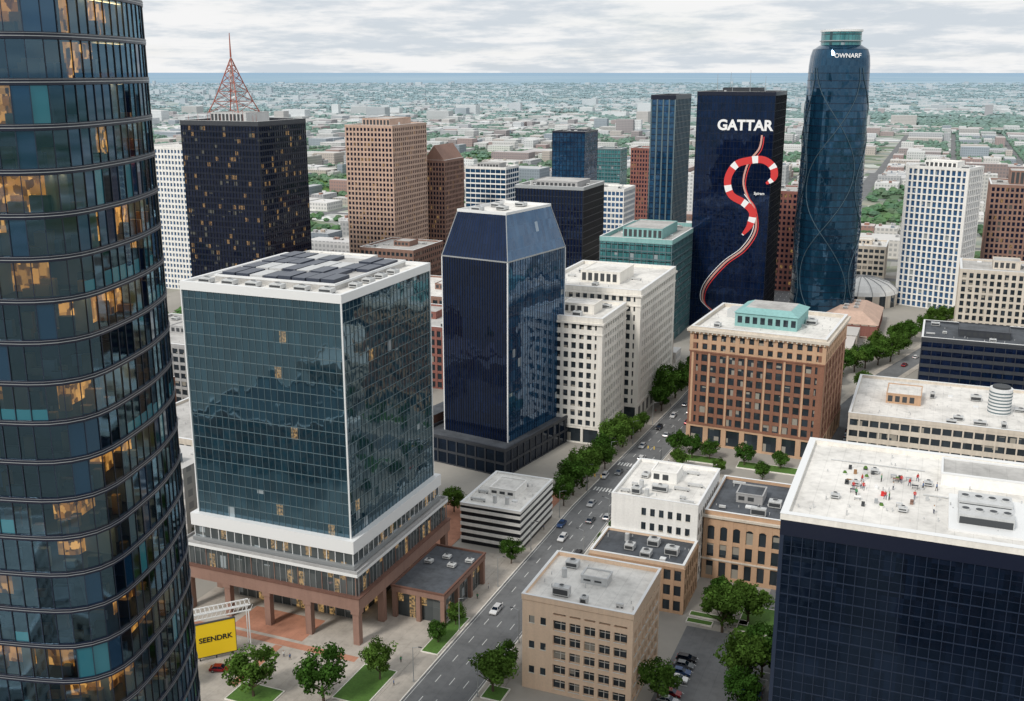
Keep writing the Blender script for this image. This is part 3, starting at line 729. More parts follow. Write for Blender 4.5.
def person(x,y,z,rot):
    o=bpy.data.objects.new('person',R.choice(PM));COL.objects.link(o);o.location=(x,y,z);o.rotation_euler[2]=rot
# ================================================================== black office with roof terrace
def black_office():
    hero(-23,70,179,228)
    r=random.Random(31);e=empty('black_glass_office',(62,181,0));w,d,h=83,43,53
    mb=MB();mb.box(-w,0,0,d,0,h-.3,'g_black');mb.obj('glazing',e)
    mb=MB();facade(mb,-w,0,0,d,0,h-3.2,3.75,1.9,.20,.13,.1,'navymul','navymul',corner=.5,pp=.12)
    facade(mb,-w,0,0,d,1.9,h-5.2,3.75,1.9,.10,.0,.06,'navymul','navymul')
    ring(mb,-w,0,0,d,h-3.2,h-.3,.25,.1,'navy');mb.obj('curtain_wall_frame',e)
    mb=MB();roof(mb,-w,0,0,d,h,r,'rw','lime',.9,t=.9,out=.35,units=0)
    hvac(mb,-54,8,h+.06,9,5,2.2,r);hvac(mb,-54,15,h+.06,9,5,2.0,r);mb.box(-55.5,-42,5,22,h+.06,h+.5,'lightalu')
    hvac(mb,-36,9,h+.06,8,6,2.6,r);mb.box(-57,-40,27,36,h+.06,h+2.4,'white',top='rg');ring(mb,-57,-40,27,36,h+2.4,h+2.7,.1,.3,'lightalu')
    mb.tube((-60,20,h+.3),(-44,20,h+.3),.15,.15,'hv',6);mb.tube((-78,33,h+.3),(-60,33,h+.3),.12,.12,'hv',6)
    for x,y in ((-76,12),(-70,28),(-64,10),(-60,25),(-73,20)): hvac(mb,x,y,h+.06,1.6,1.2,.9,r)
    for i in range(32):
        x=r.uniform(-75,-58);y=r.uniform(8,30);q=r.random()
        k=r.choice(['hv','hv','white','hvd','desk','hvd','alu','lightalu','sred','browncon'])
        if q<.4:
            mb.box(x,x+1.2,y,y+.6,h+.72,h+.8,k)
            for dx in(.1,1.0):
                for dy in(.08,.45): mb.box(x+dx,x+dx+.07,y+dy,y+dy+.07,h+.06,h+.72,'hvd')
        elif q<.52: mb.tube((x,y,h+.06),(x,y,h+.5),.35,.45,k,10);mb.tube((x,y,h+.5),(x,y,h+.9),.45,.25,'grass',7)
        else: mb.box(x,x+.6,y,y+.5,h+.06,h+.5,k);mb.box(x,x+.6,y+.4,y+.5,h+.5,h+.9,k)
    mb.obj('rooftop',e)
    for i in range(16): person(62+r.uniform(-74,-57),181+r.uniform(9,29),h+.06,r.uniform(0,6.3))
black_office()
# ================================================================== arena, low hall and other mid-ground
def arena():
    e=empty('domed_arena',(-39,640,0));mb=MB();hero(-62,-18,618,662)
    n=32;pr=[(21,0),(21,7),(20,9),(16,12),(10,14),(4,15),(0.1,15.2)]
    for (ra,za),(rb,zb) in zip(pr,pr[1:]):
        for i in range(n):
            a=2*math.pi*i/n;b=2*math.pi*(i+1)/n
            mb.quad([(ra*math.cos(a),ra*math.sin(a),za),(ra*math.cos(b),ra*math.sin(b),za),(rb*math.cos(b),rb*math.sin(b),zb),(rb*math.cos(a),rb*math.sin(a),zb)],'white' if za>6 else('g_win' if i%2 else 'cream'))
    for i in range(16):
        a=2*math.pi*i/16
        for (ra,za),(rb,zb) in zip(pr[1:],pr[2:]): mb.tube((ra*math.cos(a),ra*math.sin(a),za+.1),(rb*math.cos(a),rb*math.sin(a),zb+.1),.3,.3,'grey',4,False)
    mb.obj('shell',e)
arena()
e=empty('brick_hall',(-24,548,0));mb=MB();mb.box(-28,0,0,46,0,7,'redbrick');mb.frus((-28.6,.6,-.6,46.6),7,(-20,-8,8,38),12,'pinkcon');facade(mb,-28,0,0,46,.5,6.8,6.3,4,.8,.8,.25,'cream','redbrick')
for i in range(6): hvac(mb,-18+(i%2)*5,11+i*4,12,2.4,2,1,R)
mb.obj('hall',e);hero(-54,-22,546,596)
for (a,b,w,d,h,mk,rk) in [(-185,388,46,40,26,'redbrick','rg'),(-215,470,44,50,20,'browncon','rw'),(-262,395,36,50,15,'cream','rw'),(-198,262,50,44,14,'cream','rg'),(-262,262,40,46,18,'brick','rg'),(-198,320,46,44,19,'browncon','rw'),(-264,330,52,44,24,'grey','rg'),(-322,300,46,60,22,'lime','rw'),(-262,200,60,40,16,'redbrick','rg'),
     (-290,470,44,46,30,'white','rw'),(-130,610,40,36,22,'white','rw'),(-200,600,34,30,30,'cream','rg'),(-236,560,30,40,34,'redbrick','rg'),(-240,640,36,40,28,'lime','rg'),(-290,560,36,40,26,'browncon','rg'),(-182,440,30,40,17,'redbrick','rg'),
     (-30,705,30,30,22,'cream','rw'),(20,745,40,30,26,'white','rg'),(84,600,40,40,20,'brick','rg'),(110,480,44,60,16,'cream','rw'),(118,376,50,60,20,'brick','rg')]:
    hero(a-w-2,a+2,b-2,b+d+2)
    building('office_building' if mk in('white','grey','lime','cream') else 'brick_building',a,b,w,d,h,'g_win',mk,mk,3.6,R.uniform(2.6,3.6),R.uniform(1.1,1.6),R.uniform(.6,1.4),.25,rk,units=8,pent=(-w*.6,-w*.3,d*.4,d*.7,3),kpent=mk)
# buildings of the same district nearer than the frame (they mirror in the towers)
for (a,b,w,d,h,mk,rk) in [(-104,70,40,44,18,'cream','rg'),(-20,62,50,50,22,'lime','rw'),(50,60,50,60,26,'brick','rd'),(-34,-10,40,60,24,'grey','rg'),(-160,0,60,60,22,'tanstone','rw'),(-34,-80,44,60,25,'redbrick','rg'),(-110,-80,60,80,28,'white','rw'),(-180,70,50,44,18,'brick','rd'),(40,-60,50,80,24,'cream','rg'),(110,190,40,60,40,'grey','rg'),(110,270,44,70,24,'tanstone','rw')]:
    hero(a-w-2,a+2,b-2,b+d+2)
    building('office_building' if mk in('white','grey','lime','cream') else 'brick_building',a,b,w,d,h,'g_win',mk,mk,3.6,3.1,1.3,1.,.25,rk,units=6)
# ================================================================== ground, roads
def ground():
    m,nt,out=newmat('ground_surface');h=N(nt);o=h.node('ShaderNodeTexCoord').outputs['Object']
    ln=h.node('ShaderNodeVectorMath',operation='LENGTH');h.link(o,ln.inputs[0]);r=ln.outputs['Value']
    near=h.mix(h.noise(o,.02,5,.6),(.28,.27,.25),(.46,.43,.38))
    near=h.mix(h.math('MULTIPLY',h.noise(o,.5,4),.35),near,(.24,.23,.21))
    def vor(sc_,ramp):
        v=h.node('ShaderNodeTexVoronoi');v.inputs['Scale'].default_value=sc_;v.distance='CHEBYCHEV';h.link(o,v.inputs['Vector'])
        s=h.node('ShaderNodeSeparateColor');h.link(v.outputs['Color'],s.inputs[0])
        cr=h.node('ShaderNodeValToRGB');cr.color_ramp.interpolation='CONSTANT';h.link(s.outputs[0],cr.inputs[0])
        el=cr.color_ramp.elements
        while len(el)<len(ramp): el.new(.5)
        for i,(p,c) in enumerate(ramp): el[i].position=p;el[i].color=(*c,1)
        return cr.outputs[0]
    r1=[(0,(.30,.31,.31)),(.18,(.10,.16,.07)),(.34,(.42,.41,.39)),(.5,(.13,.19,.09)),(.62,(.6,.6,.58)),(.78,(.46,.41,.36)),(.88,(.8,.8,.78))]
    v1=vor(.03,r1);v2=vor(.006,r1);mid=h.mix(.35,v1,v2)
    forest=h.mix(h.noise(o,.03,4,.7),(.05,.10,.055),(.13,.21,.11))
    fm=h.maprange(h.noise(o,.0014,5,.6),.50,.57)
    mid=h.mix(h.math('MULTIPLY',fm,.8),mid,forest)
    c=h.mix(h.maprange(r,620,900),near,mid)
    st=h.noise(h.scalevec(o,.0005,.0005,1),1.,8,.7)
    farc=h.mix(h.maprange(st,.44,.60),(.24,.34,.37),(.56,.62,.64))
    c=h.mix(h.maprange(r,900,6500,0,.8),c,farc)  # distance haze painted into the ground colour, paler and bluer with radius
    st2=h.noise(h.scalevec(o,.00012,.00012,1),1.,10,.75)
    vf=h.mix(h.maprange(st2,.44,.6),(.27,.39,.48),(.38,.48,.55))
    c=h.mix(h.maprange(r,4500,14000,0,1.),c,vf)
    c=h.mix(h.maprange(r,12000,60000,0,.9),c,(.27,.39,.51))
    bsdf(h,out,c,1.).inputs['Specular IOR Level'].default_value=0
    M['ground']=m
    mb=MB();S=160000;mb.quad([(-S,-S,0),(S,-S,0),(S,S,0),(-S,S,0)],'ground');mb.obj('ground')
ground()
def ribbon3(mb,pts,o0,o1,z0,z1,k):
    P=[Vector(p) for p in pts];L=[];Q=[]
    for i,p in enumerate(P):
        t=(P[min(i+1,len(P)-1)]-P[max(i-1,0)]).normalized();n=Vector((t.y,-t.x));L.append(p+n*o0);Q.append(p+n*o1)
    for i in range(len(P)-1):
        mb.quad([(L[i].x,L[i].y,z1),(Q[i].x,Q[i].y,z1),(Q[i+1].x,Q[i+1].y,z1),(L[i+1].x,L[i+1].y,z1)],k)
        if z1-z0>.05:
            for A in (L,Q): mb.quad([(A[i].x,A[i].y,z0),(A[i+1].x,A[i+1].y,z0),(A[i+1].x,A[i+1].y,z1),(A[i].x,A[i].y,z1)],k)
AV=[(-90,-100),(-90,290),(-87.5,350),(-85,410),(-84,470),(-84,1500)]
RD=[(-27,225),(-27,420),(-15,480),(4,545),(24,620),(60,760)]
def seg(pts,b0,b1):
    def at(b):
        for (x0,y0),(x1,y1) in zip(pts,pts[1:]):
            if y0<=b<=y1: return (x0+(x1-x0)*(b-y0)/(y1-y0),b)
    return [at(b0)]+[p for p in pts if b0<p[1]<b1]+[at(b1)]
def roads():
    mb=MB();ribbon3(mb,AV,-7,7,0,.006,'asphalt');mb.obj('avenue')
    mb=MB();ribbon3(mb,RD,-4.5,4.5,0,.010,'asphalt');mb.obj('side_road')
    mb=MB();mb.quad([(-83,313,.014),(140,313,.014),(140,326,.014),(-83,326,.014)],'asphalt');mb.obj('cross_street')
    mb=MB()
    mb.quad([(-47.5,190,.004),(-24,190,.004),(-24,231,.004),(-47.5,231,.004)],'asphalt')
    for i in range(9):
        for x0 in (-46.5,-30.5): mb.quad([(x0,193+i*3,.018),(x0+5,193+i*3,.018),(x0+5,193.12+i*3,.018),(x0,193.12+i*3,.018)],'paint')
    mb.obj('parking_lot')
    mb=MB()
    b=60
    while b<700:
        if not 306<b<330:
            for off in (-3.4,0,3.4):
                ribbon3(mb,seg(AV,b,b+3),off-.07,off+.07,.012,.014,'paint')
        b+=9
    for s0,s1 in ((60,304),(332,700)):
        for o in (-6.4,6.4): ribbon3(mb,seg(AV,s0,s1),o-.05,o+.05,.012,.0135,'paint')
    for bb in (305,329.5):
        for i in range(13): 
            x=-95.2+i*1.02 +(.9 if bb>320 else 0);mb.quad([(x,bb,.020),(x+.5,bb,.020),(x+.5,bb+3,.020),(x,bb+3,.020)],'paint')
    for i in range(11): y=314+i*1.05;mb.quad([(-80,y,.022),(-77,y,.022),(-77,y+.5,.022),(-80,y+.5,.022)],'paint')
    for i in range(20): x=-74+i*9;mb.quad([(x,319.4,.02),(x+3,319.4,.02),(x+3,319.55,.02),(x,319.55,.02)],'paint')
    mb.obj('road_markings')
    mb=MB()
    ribbon3(mb,seg(AV,-100,700),-12,-7,0,.13,'paving')
    ribbon3(mb,seg(AV,-100,311),7,11.5,0,.13,'paving')
    ribbon3(mb,seg(AV,328,700),7,9.5,0,.13,'paving')
    for s in (-1,1): ribbon3(mb,seg(RD,330,700),*(sorted((s*4.5,s*7))),0,.13,'paving')
    mb.box(-78,60,308,313,0,.13,'paving');mb.box(-78,60,326,331,0,.13,'paving')
    ribbon3(mb,seg(AV,-100,700),-7.2,-6.95,0,.15,'lime');ribbon3(mb,seg(AV,-100,311),6.95,7.2,0,.15,'lime');ribbon3(mb,seg(AV,328,700),6.95,7.2,0,.15,'lime')
    mb.obj('pavement')
    mb=MB();mb.box(-166,-102.1,160,250,-.1,.09,'paving');mb.box(-120,-102.1,281,300,-.1,.09,'redpave');mb.box(-134,-119.5,240,280,-.1,.12,'redpave')
    mb.box(-163,-114,186.2,188.4,.0,.10,'redpave');mb.box(-135,-133,168,186,.0,.10,'redpave');mb.box(-150,-130,189.5,200,.0,.10,'redpave')
    mb.obj('plaza')
    mb=MB()
    for x0,x1,y0,y1 in ((-111,-103,172,186),(-101.8,-97.8,196,214),(-48,-42,232.5,234.5),(-36,-26,233,246),(-81.5,-77,184,189),(-48,-34,236,238),(-132,-122,163,170),(-76,-62,342,348),(-56,-36,342,348),(-70,-30,294,304)):
        mb.box(x0,x1,y0,y1,0,.3,'grass');ring(mb,x0,x1,y0,y1,0,.38,.2,0,'lime')
    mb.obj('planted_bed')
    mb=MB();mb.box(-900,-500,1000,1300,0,.2,'grass');mb.box(-720,-560,1500,1700,0,.2,'grass');mb.obj('playing_field')
roads()
# ================================================================== trees
def treemesh(name,seed,ht=9.,rad=4.6,nl=3800,ls=.44):
    r=random.Random(seed);mb=MB();th=ht*.26
    mb.tube((0,0,0),(.1,0,th),.26,.18,'bark',8)
    cl=[]
    for i in range(9):
        a=i*2.4+r.random();q=r.uniform(.35,.75)*rad;p=(q*math.cos(a),q*math.sin(a),th+r.uniform(.15,.55)*(ht-th));mb.tube((.1,0,th*r.uniform(.7,1)),p,.12,.04,'bark',5)
    for i in range(38):
        u=r.uniform(-1,1);a=r.uniform(0,6.28);q=math.sqrt(1-u*u);f=r.uniform(.45,1.)
        cl.append((Vector((q*math.cos(a)*rad*f*.8,q*math.sin(a)*rad*f*.8,th+(ht-th)*.5+u*(ht-th)*.42*f)),r.uniform(.8,1.7),r.uniform(.5,1.4)))
    for i in range(nl):
        c,s,b=r.choice(cl)
        v=Vector((r.gauss(0,1),r.gauss(0,1),r.gauss(0,.8))).normalized()*s*r.uniform(.5,1.05)
        p=c+v;n=(v+Vector((r.uniform(-1,1),r.uniform(-1,1),r.uniform(-.4,1.2)))).normalized();t=n.orthogonal().normalized();w=n.cross(t);z=r.uniform(.6,1.3)*ls
        sh=b*r.uniform(.7,1.25);t=(t*math.cos(i)+w*math.sin(i));w=n.cross(t)
        mb.quad([p-t*z*.5-w*z*.3,p+t*z*.5-w*z*.35,p+t*z*.4+w*z*.35,p-t*z*.45+w*z*.3],'leaf',(sh,sh,sh))
    return mb.mesh(name,True)
m,nt,out=newmat('leaves');h=N(nt);at=h.node('ShaderNodeAttribute',attribute_name='Col');oi=h.node('ShaderNodeObjectInfo')
base=h.mix(oi.outputs['Random'],(.045,.11,.02),(.10,.18,.035))
c=h.mix(1.,base,at.outputs['Color'],'MULTIPLY');d1=h.node('ShaderNodeBsdfDiffuse');h.link(c,d1.inputs[0]);d2=h.node('ShaderNodeBsdfTranslucent');h.link(c,d2.inputs[0]);mx=h.node('ShaderNodeMixShader');mx.inputs[0].default_value=.3
h.link(d1.outputs[0],mx.inputs[1]);h.link(d2.outputs[0],mx.inputs[2]);h.link(mx.outputs[0],out.inputs[0]);M['leaf']=m
M['bark']=wall('bark',(.09,.065,.045))
TM=[treemesh('deciduous_tree_%s'%'abcd'[i],40+i,9+i*.5,4.3+.3*i) for i in range(4)]
def tree(x,y,s=1.,z=0):
    o=bpy.data.objects.new('deciduous_tree',R.choice(TM));COL.objects.link(o);o.location=(x,y,z);o.rotation_euler[2]=R.uniform(0,6.28);o.scale=(s*R.uniform(.9,1.1),s*R.uniform(.9,1.1),s*R.uniform(.9,1.1))
for x,y,s in [(-127,166,1.25),(-112,170,1.3),(-105,182,.95),(-100,201,.7),(-99.6,210,.6),(-133,266,.8),(-129,272,.9),(-121,281,.7),(-80,187,1.15),(-80,194,.8),(-99,339,1.4),(-97.5,347,1.3),(-100,331,1.1),(-97,324,.9),(-96,402,1.5),(-94,412,1.4),(-95,393,1.2),(-94,423,1.3),(-99.5,298,1.35),(-99.5,307,1.4),(-99.5,289,1.),(-99,316,1.1),(-99.6,246,.8),(-39,231,1.3),(-34,238,1.3),(-41,240,1.),(-30,208,1.35),(-27,215,1.25),(-29,200,1.),(-46,197,1.),(-43,247,.7),(-29,481,1.2),(-25,489,1.3),(-34,474,1.1),(-20,497,1.3),(-15,505,1.4),(-12,520,1.2),(-22,512,1.2),(-8,548,1.3),(-14,535,1.4),(3,580,1.4),(8,590,1.3),(-2,565,1.2),(14,600,1.3),(-77.5,346,1.),(-72,345,.9),(-74,333.5,.8),(-66,346,.8),(-60,333.5,.6),(-54,345,.8),(-46,333.5,.7),(-42,346,.8),(-32,333,.7),(-195,231,1.2),(-190,240,1.2),(-180,215,1.1),(-185,250,1.),(-178,228,1.1),(-249,310,1.),(-110,375,.5),(-97,357,1.),(-96,366,.9),(-76,306,.7),(-60,302,.8),(-52,300,.9),(-36,301,.9),(-45,300,.9),(-30,296,.9),(-24,300,.8),(-92,432,1.3),(-93,445,1.3),(-93,460,1.3),(-76,420,1.),(-76,436,1.1),(-76,452,1.1),(-38,250,.5),(-145,163,.9),(-162,176,.9),(-20,360,.7),(-19,350,.8),(-78.5,262,.6),(-79,275,.6),(-79,290,.7),(-21,440,1.),(-24,452,1.1),(-36,440,1.),(-36,455,1.1),(-36,425,1.)]: tree(x,y,s)
# ================================================================== vehicles
def carmesh(name,col,van=False):
    M['p_'+name]=plain('car_paint_'+name,col,.25,.2,1.5);pk='p_'+name
    mb=MB();W=.92
    prof=[(-2.3,.35),(-2.3,.75),(-2.2,.92),(-1.6,.98),(1.15,.95),(2.1,.78),(2.28,.62),(2.3,.35)]
    def loft(a,wa,wb,k):
        n=len(mb.v);q=len(a)
        for s in(-1,1):
            for (x,z) in a: mb.v.append((x,s*(wa if z<.8 else wb),z))
        for i in range(q):
            j=(i+1)%q;mb.f.append((n+i,n+j,n+q+j,n+q+i));mb.m.append(mb.mi(k));mb.c.append((1,1,1))
        for o in (n,n+q): mb.f.append(tuple(range(o,o+q)));mb.m.append(mb.mi(k));mb.c.append((1,1,1))
    loft(prof,W,W*.94,pk)
    rf=-1.9 if van else -1.25
    n=len(mb.v);b0=[(-2.0 if van else -1.85,.96),(1.1,.94)];t0=[(rf,1.42),(.35,1.42)]
    mb.v+=[(b0[0][0],-.84,.96),(b0[1][0],-.84,.94),(b0[1][0],.84,.94),(b0[0][0],.84,.96),(t0[0][0],-.66,1.42),(t0[1][0],-.66,1.42),(t0[1][0],.66,1.42),(t0[0][0],.66,1.42)]
    for f in ((0,1,5,4),(1,2,6,5),(2,3,7,6),(3,0,4,7)): mb.f.append(tuple(n+i for i in f));mb.m.append(mb.mi('g_black'));mb.c.append((1,1,1))
    mb.box(rf-.03,.38,-.68,.68,1.42,1.47,pk)
    for s in(-1,1):
        for (a,b) in (((b0[0][0],.84*s,.95),(rf,.67*s,1.43)),((1.1,.84*s,.94),(.35,.67*s,1.43)),((-.35,.85*s,.95),(-.35,.675*s,1.43))): mb.tube(a,b,.045,.045,pk,5)
        for x in(-1.42,1.4): mb.tube((x,s*.74,.33),(x,s*.95,.33),.33,.33,'textk',14);mb.tube((x,s*.94,.33),(x,s*.96,.33),.2,.2,'alu',10)
        mb.box(2.22,2.31,min(s*.55,s*.85),max(s*.55,s*.85),.58,.72,'lightalu');mb.box(-2.33,-2.25,min(s*.55,s*.85),max(s*.55,s*.85),.66,.82,'sred')
        mb.box(.7,.85,min(s*.93,s*1.06),max(s*.93,s*1.06),.93,1.07,pk)
    return mb.mesh('car_'+name)
CM={k:carmesh(k,c,v) for k,c,v in (('white',(.75,.75,.75),True),('red',(.22,.01,.015),False),('grey',(.15,.16,.17),False),('black',(.02,.02,.025),True),('silver',(.45,.46,.47),False),('blue',(.03,.07,.18),False))}
def car(x,y,k,rot=90,z=.02):
    o=bpy.data.objects.new('car',CM[k]);COL.objects.link(o);o.location=(x,y,z);o.rotation_euler[2]=math.radians(rot)
for x,y,k in [(-93.2,220,'white'),(-91.8,293,'silver'),(-88.2,281,'grey'),(-91.8,266,'white'),(-86,365,'silver'),(-90.5,372,'black'),(-84.5,300,'black'),(-88,338,'white'),(-84,395,'white'),(-81,420,'grey'),(-84,440,'red'),(-86,460,'silver'),(-95,150,'grey'),(-84.5,252,'grey'),(-95.3,275,'blue'),(-88,404,'grey'),(-82,382,'red'),(-91,350,'silver'),(-84.3,258,'black'),(-95,317,'white'),(-91.5,322,'grey'),(-86.8,322,'silver'),(-89,388,'white'),(-85,412,'silver'),(-84.2,285,'silver')]: car(x,y,k,90 if x>-89 else -90)
car(-140.0,171.8,'red',20,.1)
for i,k in enumerate(['black','silver','red','white','blue','grey','black']): car(-44,194.4+i*3.0+(i>2)*3,k,0)
for i,k in enumerate(['black','white','silver','blue','grey']): car(-28,194.4+i*3.0+(i>1)*3,k,180)
for i,x in enumerate((-70,-52,-38,-5,20)): car(x,316.4 if i%2 else 322.6,R.choice(list(CM)),0 if i%2 else 180)
for b in range(340,400,7): car(-24.2,b,R.choice(list(CM)),90)
for i in range(8): car(-9+i*4.6+(R.random()*2),500+i*17,R.choice(list(CM)),74)
# ================================================================== street furniture
def lampmesh():
    mb=MB();mb.tube((0,0,0),(0,0,8.5),.12,.07,'alu',8);mb.tube((0,0,0),(0,0,.6),.2,.18,'alu',8);mb.tube((0,0,8.4),(1.6,0,8.9),.06,.05,'alu',6);mb.box(1.4,2.2,-.15,.15,8.82,8.95,'hvd');return mb.mesh('street_lamp')
LM=lampmesh()
for i,b in enumerate(range(160,470,24)):
    for s in (-1,1):
        if s>0 and 308<b<332: continue
        cx=seg(AV,b,b+1)[0][0];o=bpy.data.objects.new('street_lamp',LM);COL.objects.link(o);o.location=(cx+s*7.7,b,.13);o.rotation_euler[2]=math.pi if s>0 else 0
def signal(x,y,rot):
    mb=MB();mb.tube((0,0,0),(0,0,6.2),.12,.09,'hvd',8);mb.tube((0,0,6),(5,0,6.2),.08,.05,'hvd',6)
    for q in (2.5,4.6):
        mb.box(q-.17,q+.17,-.14,.14,5.2,6.2,'ypaint')
        for j,k in enumerate(('grass','ypaint','sred')): mb.tube((q,-.14,5.4+j*.3),(q,-.2,5.4+j*.3),.1,.1,k,8)
    mb.obj('traffic_signal',None,(x,y,.13),rot)
signal(-96.5,303,0);signal(-80.5,335,math.pi);signal(-81,303.5,math.pi/2)
for x,y in [(-99.5,230),(-100,224),(-104,190),(-79.5,230),(-79.8,250),(-99,270),(-100.5,312),(-79,300),(-78.5,338),(-120,178),(-135,180),(-112,188),(-98.8,330),(-96.5,390),(-79.8,215),(-101,181),(-130,182),(-128,181.5),(-118,184)]: person(x,y,.13,R.uniform(0,6.3))
def billboard():
    e=empty('yellow_billboard',(-147,172.6,0),47);mb=MB()
    mb.box(0,9,-.2,.2,1.2,9.4,'signy');ring(mb,0,9,-.2,.2,1.05,1.2,.1,.1,'hvd');mb.box(-.1,9.1,-.28,.28,9.4,9.6,'hvd');mb.box(-.12,0,-.28,.28,1.2,9.4,'hvd');mb.box(9,9.12,-.28,.28,1.2,9.4,'hvd')
    for x in(.8,4.5,8.2): mb.tube((x,.35,0),(x,.35,9.),.15,.15,'hvd',6)
    mb.obj('panel',e);text('SEENDRK',1.75,(4.5,-.24,5.3),(math.radians(90),0,0),'textk',e,ext=.03)
    mb=MB()
    for y in(1.2,4.2): mb.box(-3,13,y,y+.25,9.7,9.95,'lightalu');mb.box(-3,13,y,y+.25,11.0,11.25,'lightalu')
    for i in range(17):
        x=-3+i;mb.tube((x,1.3,9.95),(x+.5,1.3,11.05),.07,.07,'lightalu',4);mb.tube((x,4.3,9.95),(x+.5,4.3,11.05),.07,.07,'lightalu',4);mb.tube((x,1.3,11.2),(x,4.3,11.2),.06,.06,'lightalu',4)
    for x in(-2.5,12.5):
        for y in(1.3,4.3): mb.tube((x,y,0),(x,y,9.8),.14,.14,'lightalu',6)
    mb.obj('roof_truss',e)
billboard()
# ================================================================== far city
def citymat():
    m,nt,out=newmat('city_mass');h=N(nt);o=h.node('ShaderNodeTexCoord').outputs['Object'];sp=h.node('ShaderNodeSeparateXYZ');h.link(o,sp.inputs[0])
    at=h.node('ShaderNodeAttribute',attribute_name='Col');g=h.node('ShaderNodeNewGeometry');sn=h.node('ShaderNodeSeparateXYZ');h.link(g.outputs['Normal'],sn.inputs[0])
    a=h.math('GREATER_THAN',h.math('FRACT',h.math('MULTIPLY',sp.outputs[2],.28)),.45);b=h.math('GREATER_THAN',h.math('FRACT',h.math('MULTIPLY',h.math('ADD',sp.outputs[0],sp.outputs[1]),.31)),.4)
    w=h.math('MULTIPLY',h.math('MULTIPLY',a,b),h.math('LESS_THAN',sn.outputs[2],.5));w=h.math('MULTIPLY',w,.5)
    roofc=h.mix(h.noise(o,.02,3),(.42,.42,.42),(.80,.79,.77));up=h.math('GREATER_THAN',sn.outputs[2],.5)
    c=h.mix(h.math('MULTIPLY',up,.6),at.outputs['Color'],roofc);c=h.mix(w,c,(.13,.15,.17));bsdf(h,out,c,.9);return m
M['city']=citymat()
m,nt,out=newmat('far_foliage');h=N(nt);at=h.node('ShaderNodeAttribute',attribute_name='Col');bsdf(h,out,at.outputs['Color'],1.);M['farleaf']=m
c22,s22=math.cos(math.radians(22)),math.sin(math.radians(22))
def inview(a,b,mar=60):
    X=a*c22+b*s22;Y=-a*s22+b*c22
    return Y>60 and abs(X)<.56*Y+mar
def haze(c,r):  # air haze baked into the face colours of far buildings and trees
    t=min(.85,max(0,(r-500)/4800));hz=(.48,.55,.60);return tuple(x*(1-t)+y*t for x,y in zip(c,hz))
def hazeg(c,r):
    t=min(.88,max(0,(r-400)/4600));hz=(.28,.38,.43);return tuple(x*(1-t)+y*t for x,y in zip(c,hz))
def free(x0,x1,y0,y1,m=3):
    for a0,a1,b0,b1 in HERO:
        if x0<a1+m and x1>a0-m and y0<b1+m and y1>b0-m: return False
    if x1>-101 and x0<-74: return False
    if y0<780:
        yc=(y0+y1)/2
        if yc>225:
            rx=seg(RD,min(759,yc),min(760,yc+.5))[0][0] if yc<759 else 60
            if x1>rx-11 and x0<rx+11: return False
    if x1>-83 and x0<140 and y0<333 and y1>306: return False
    return True
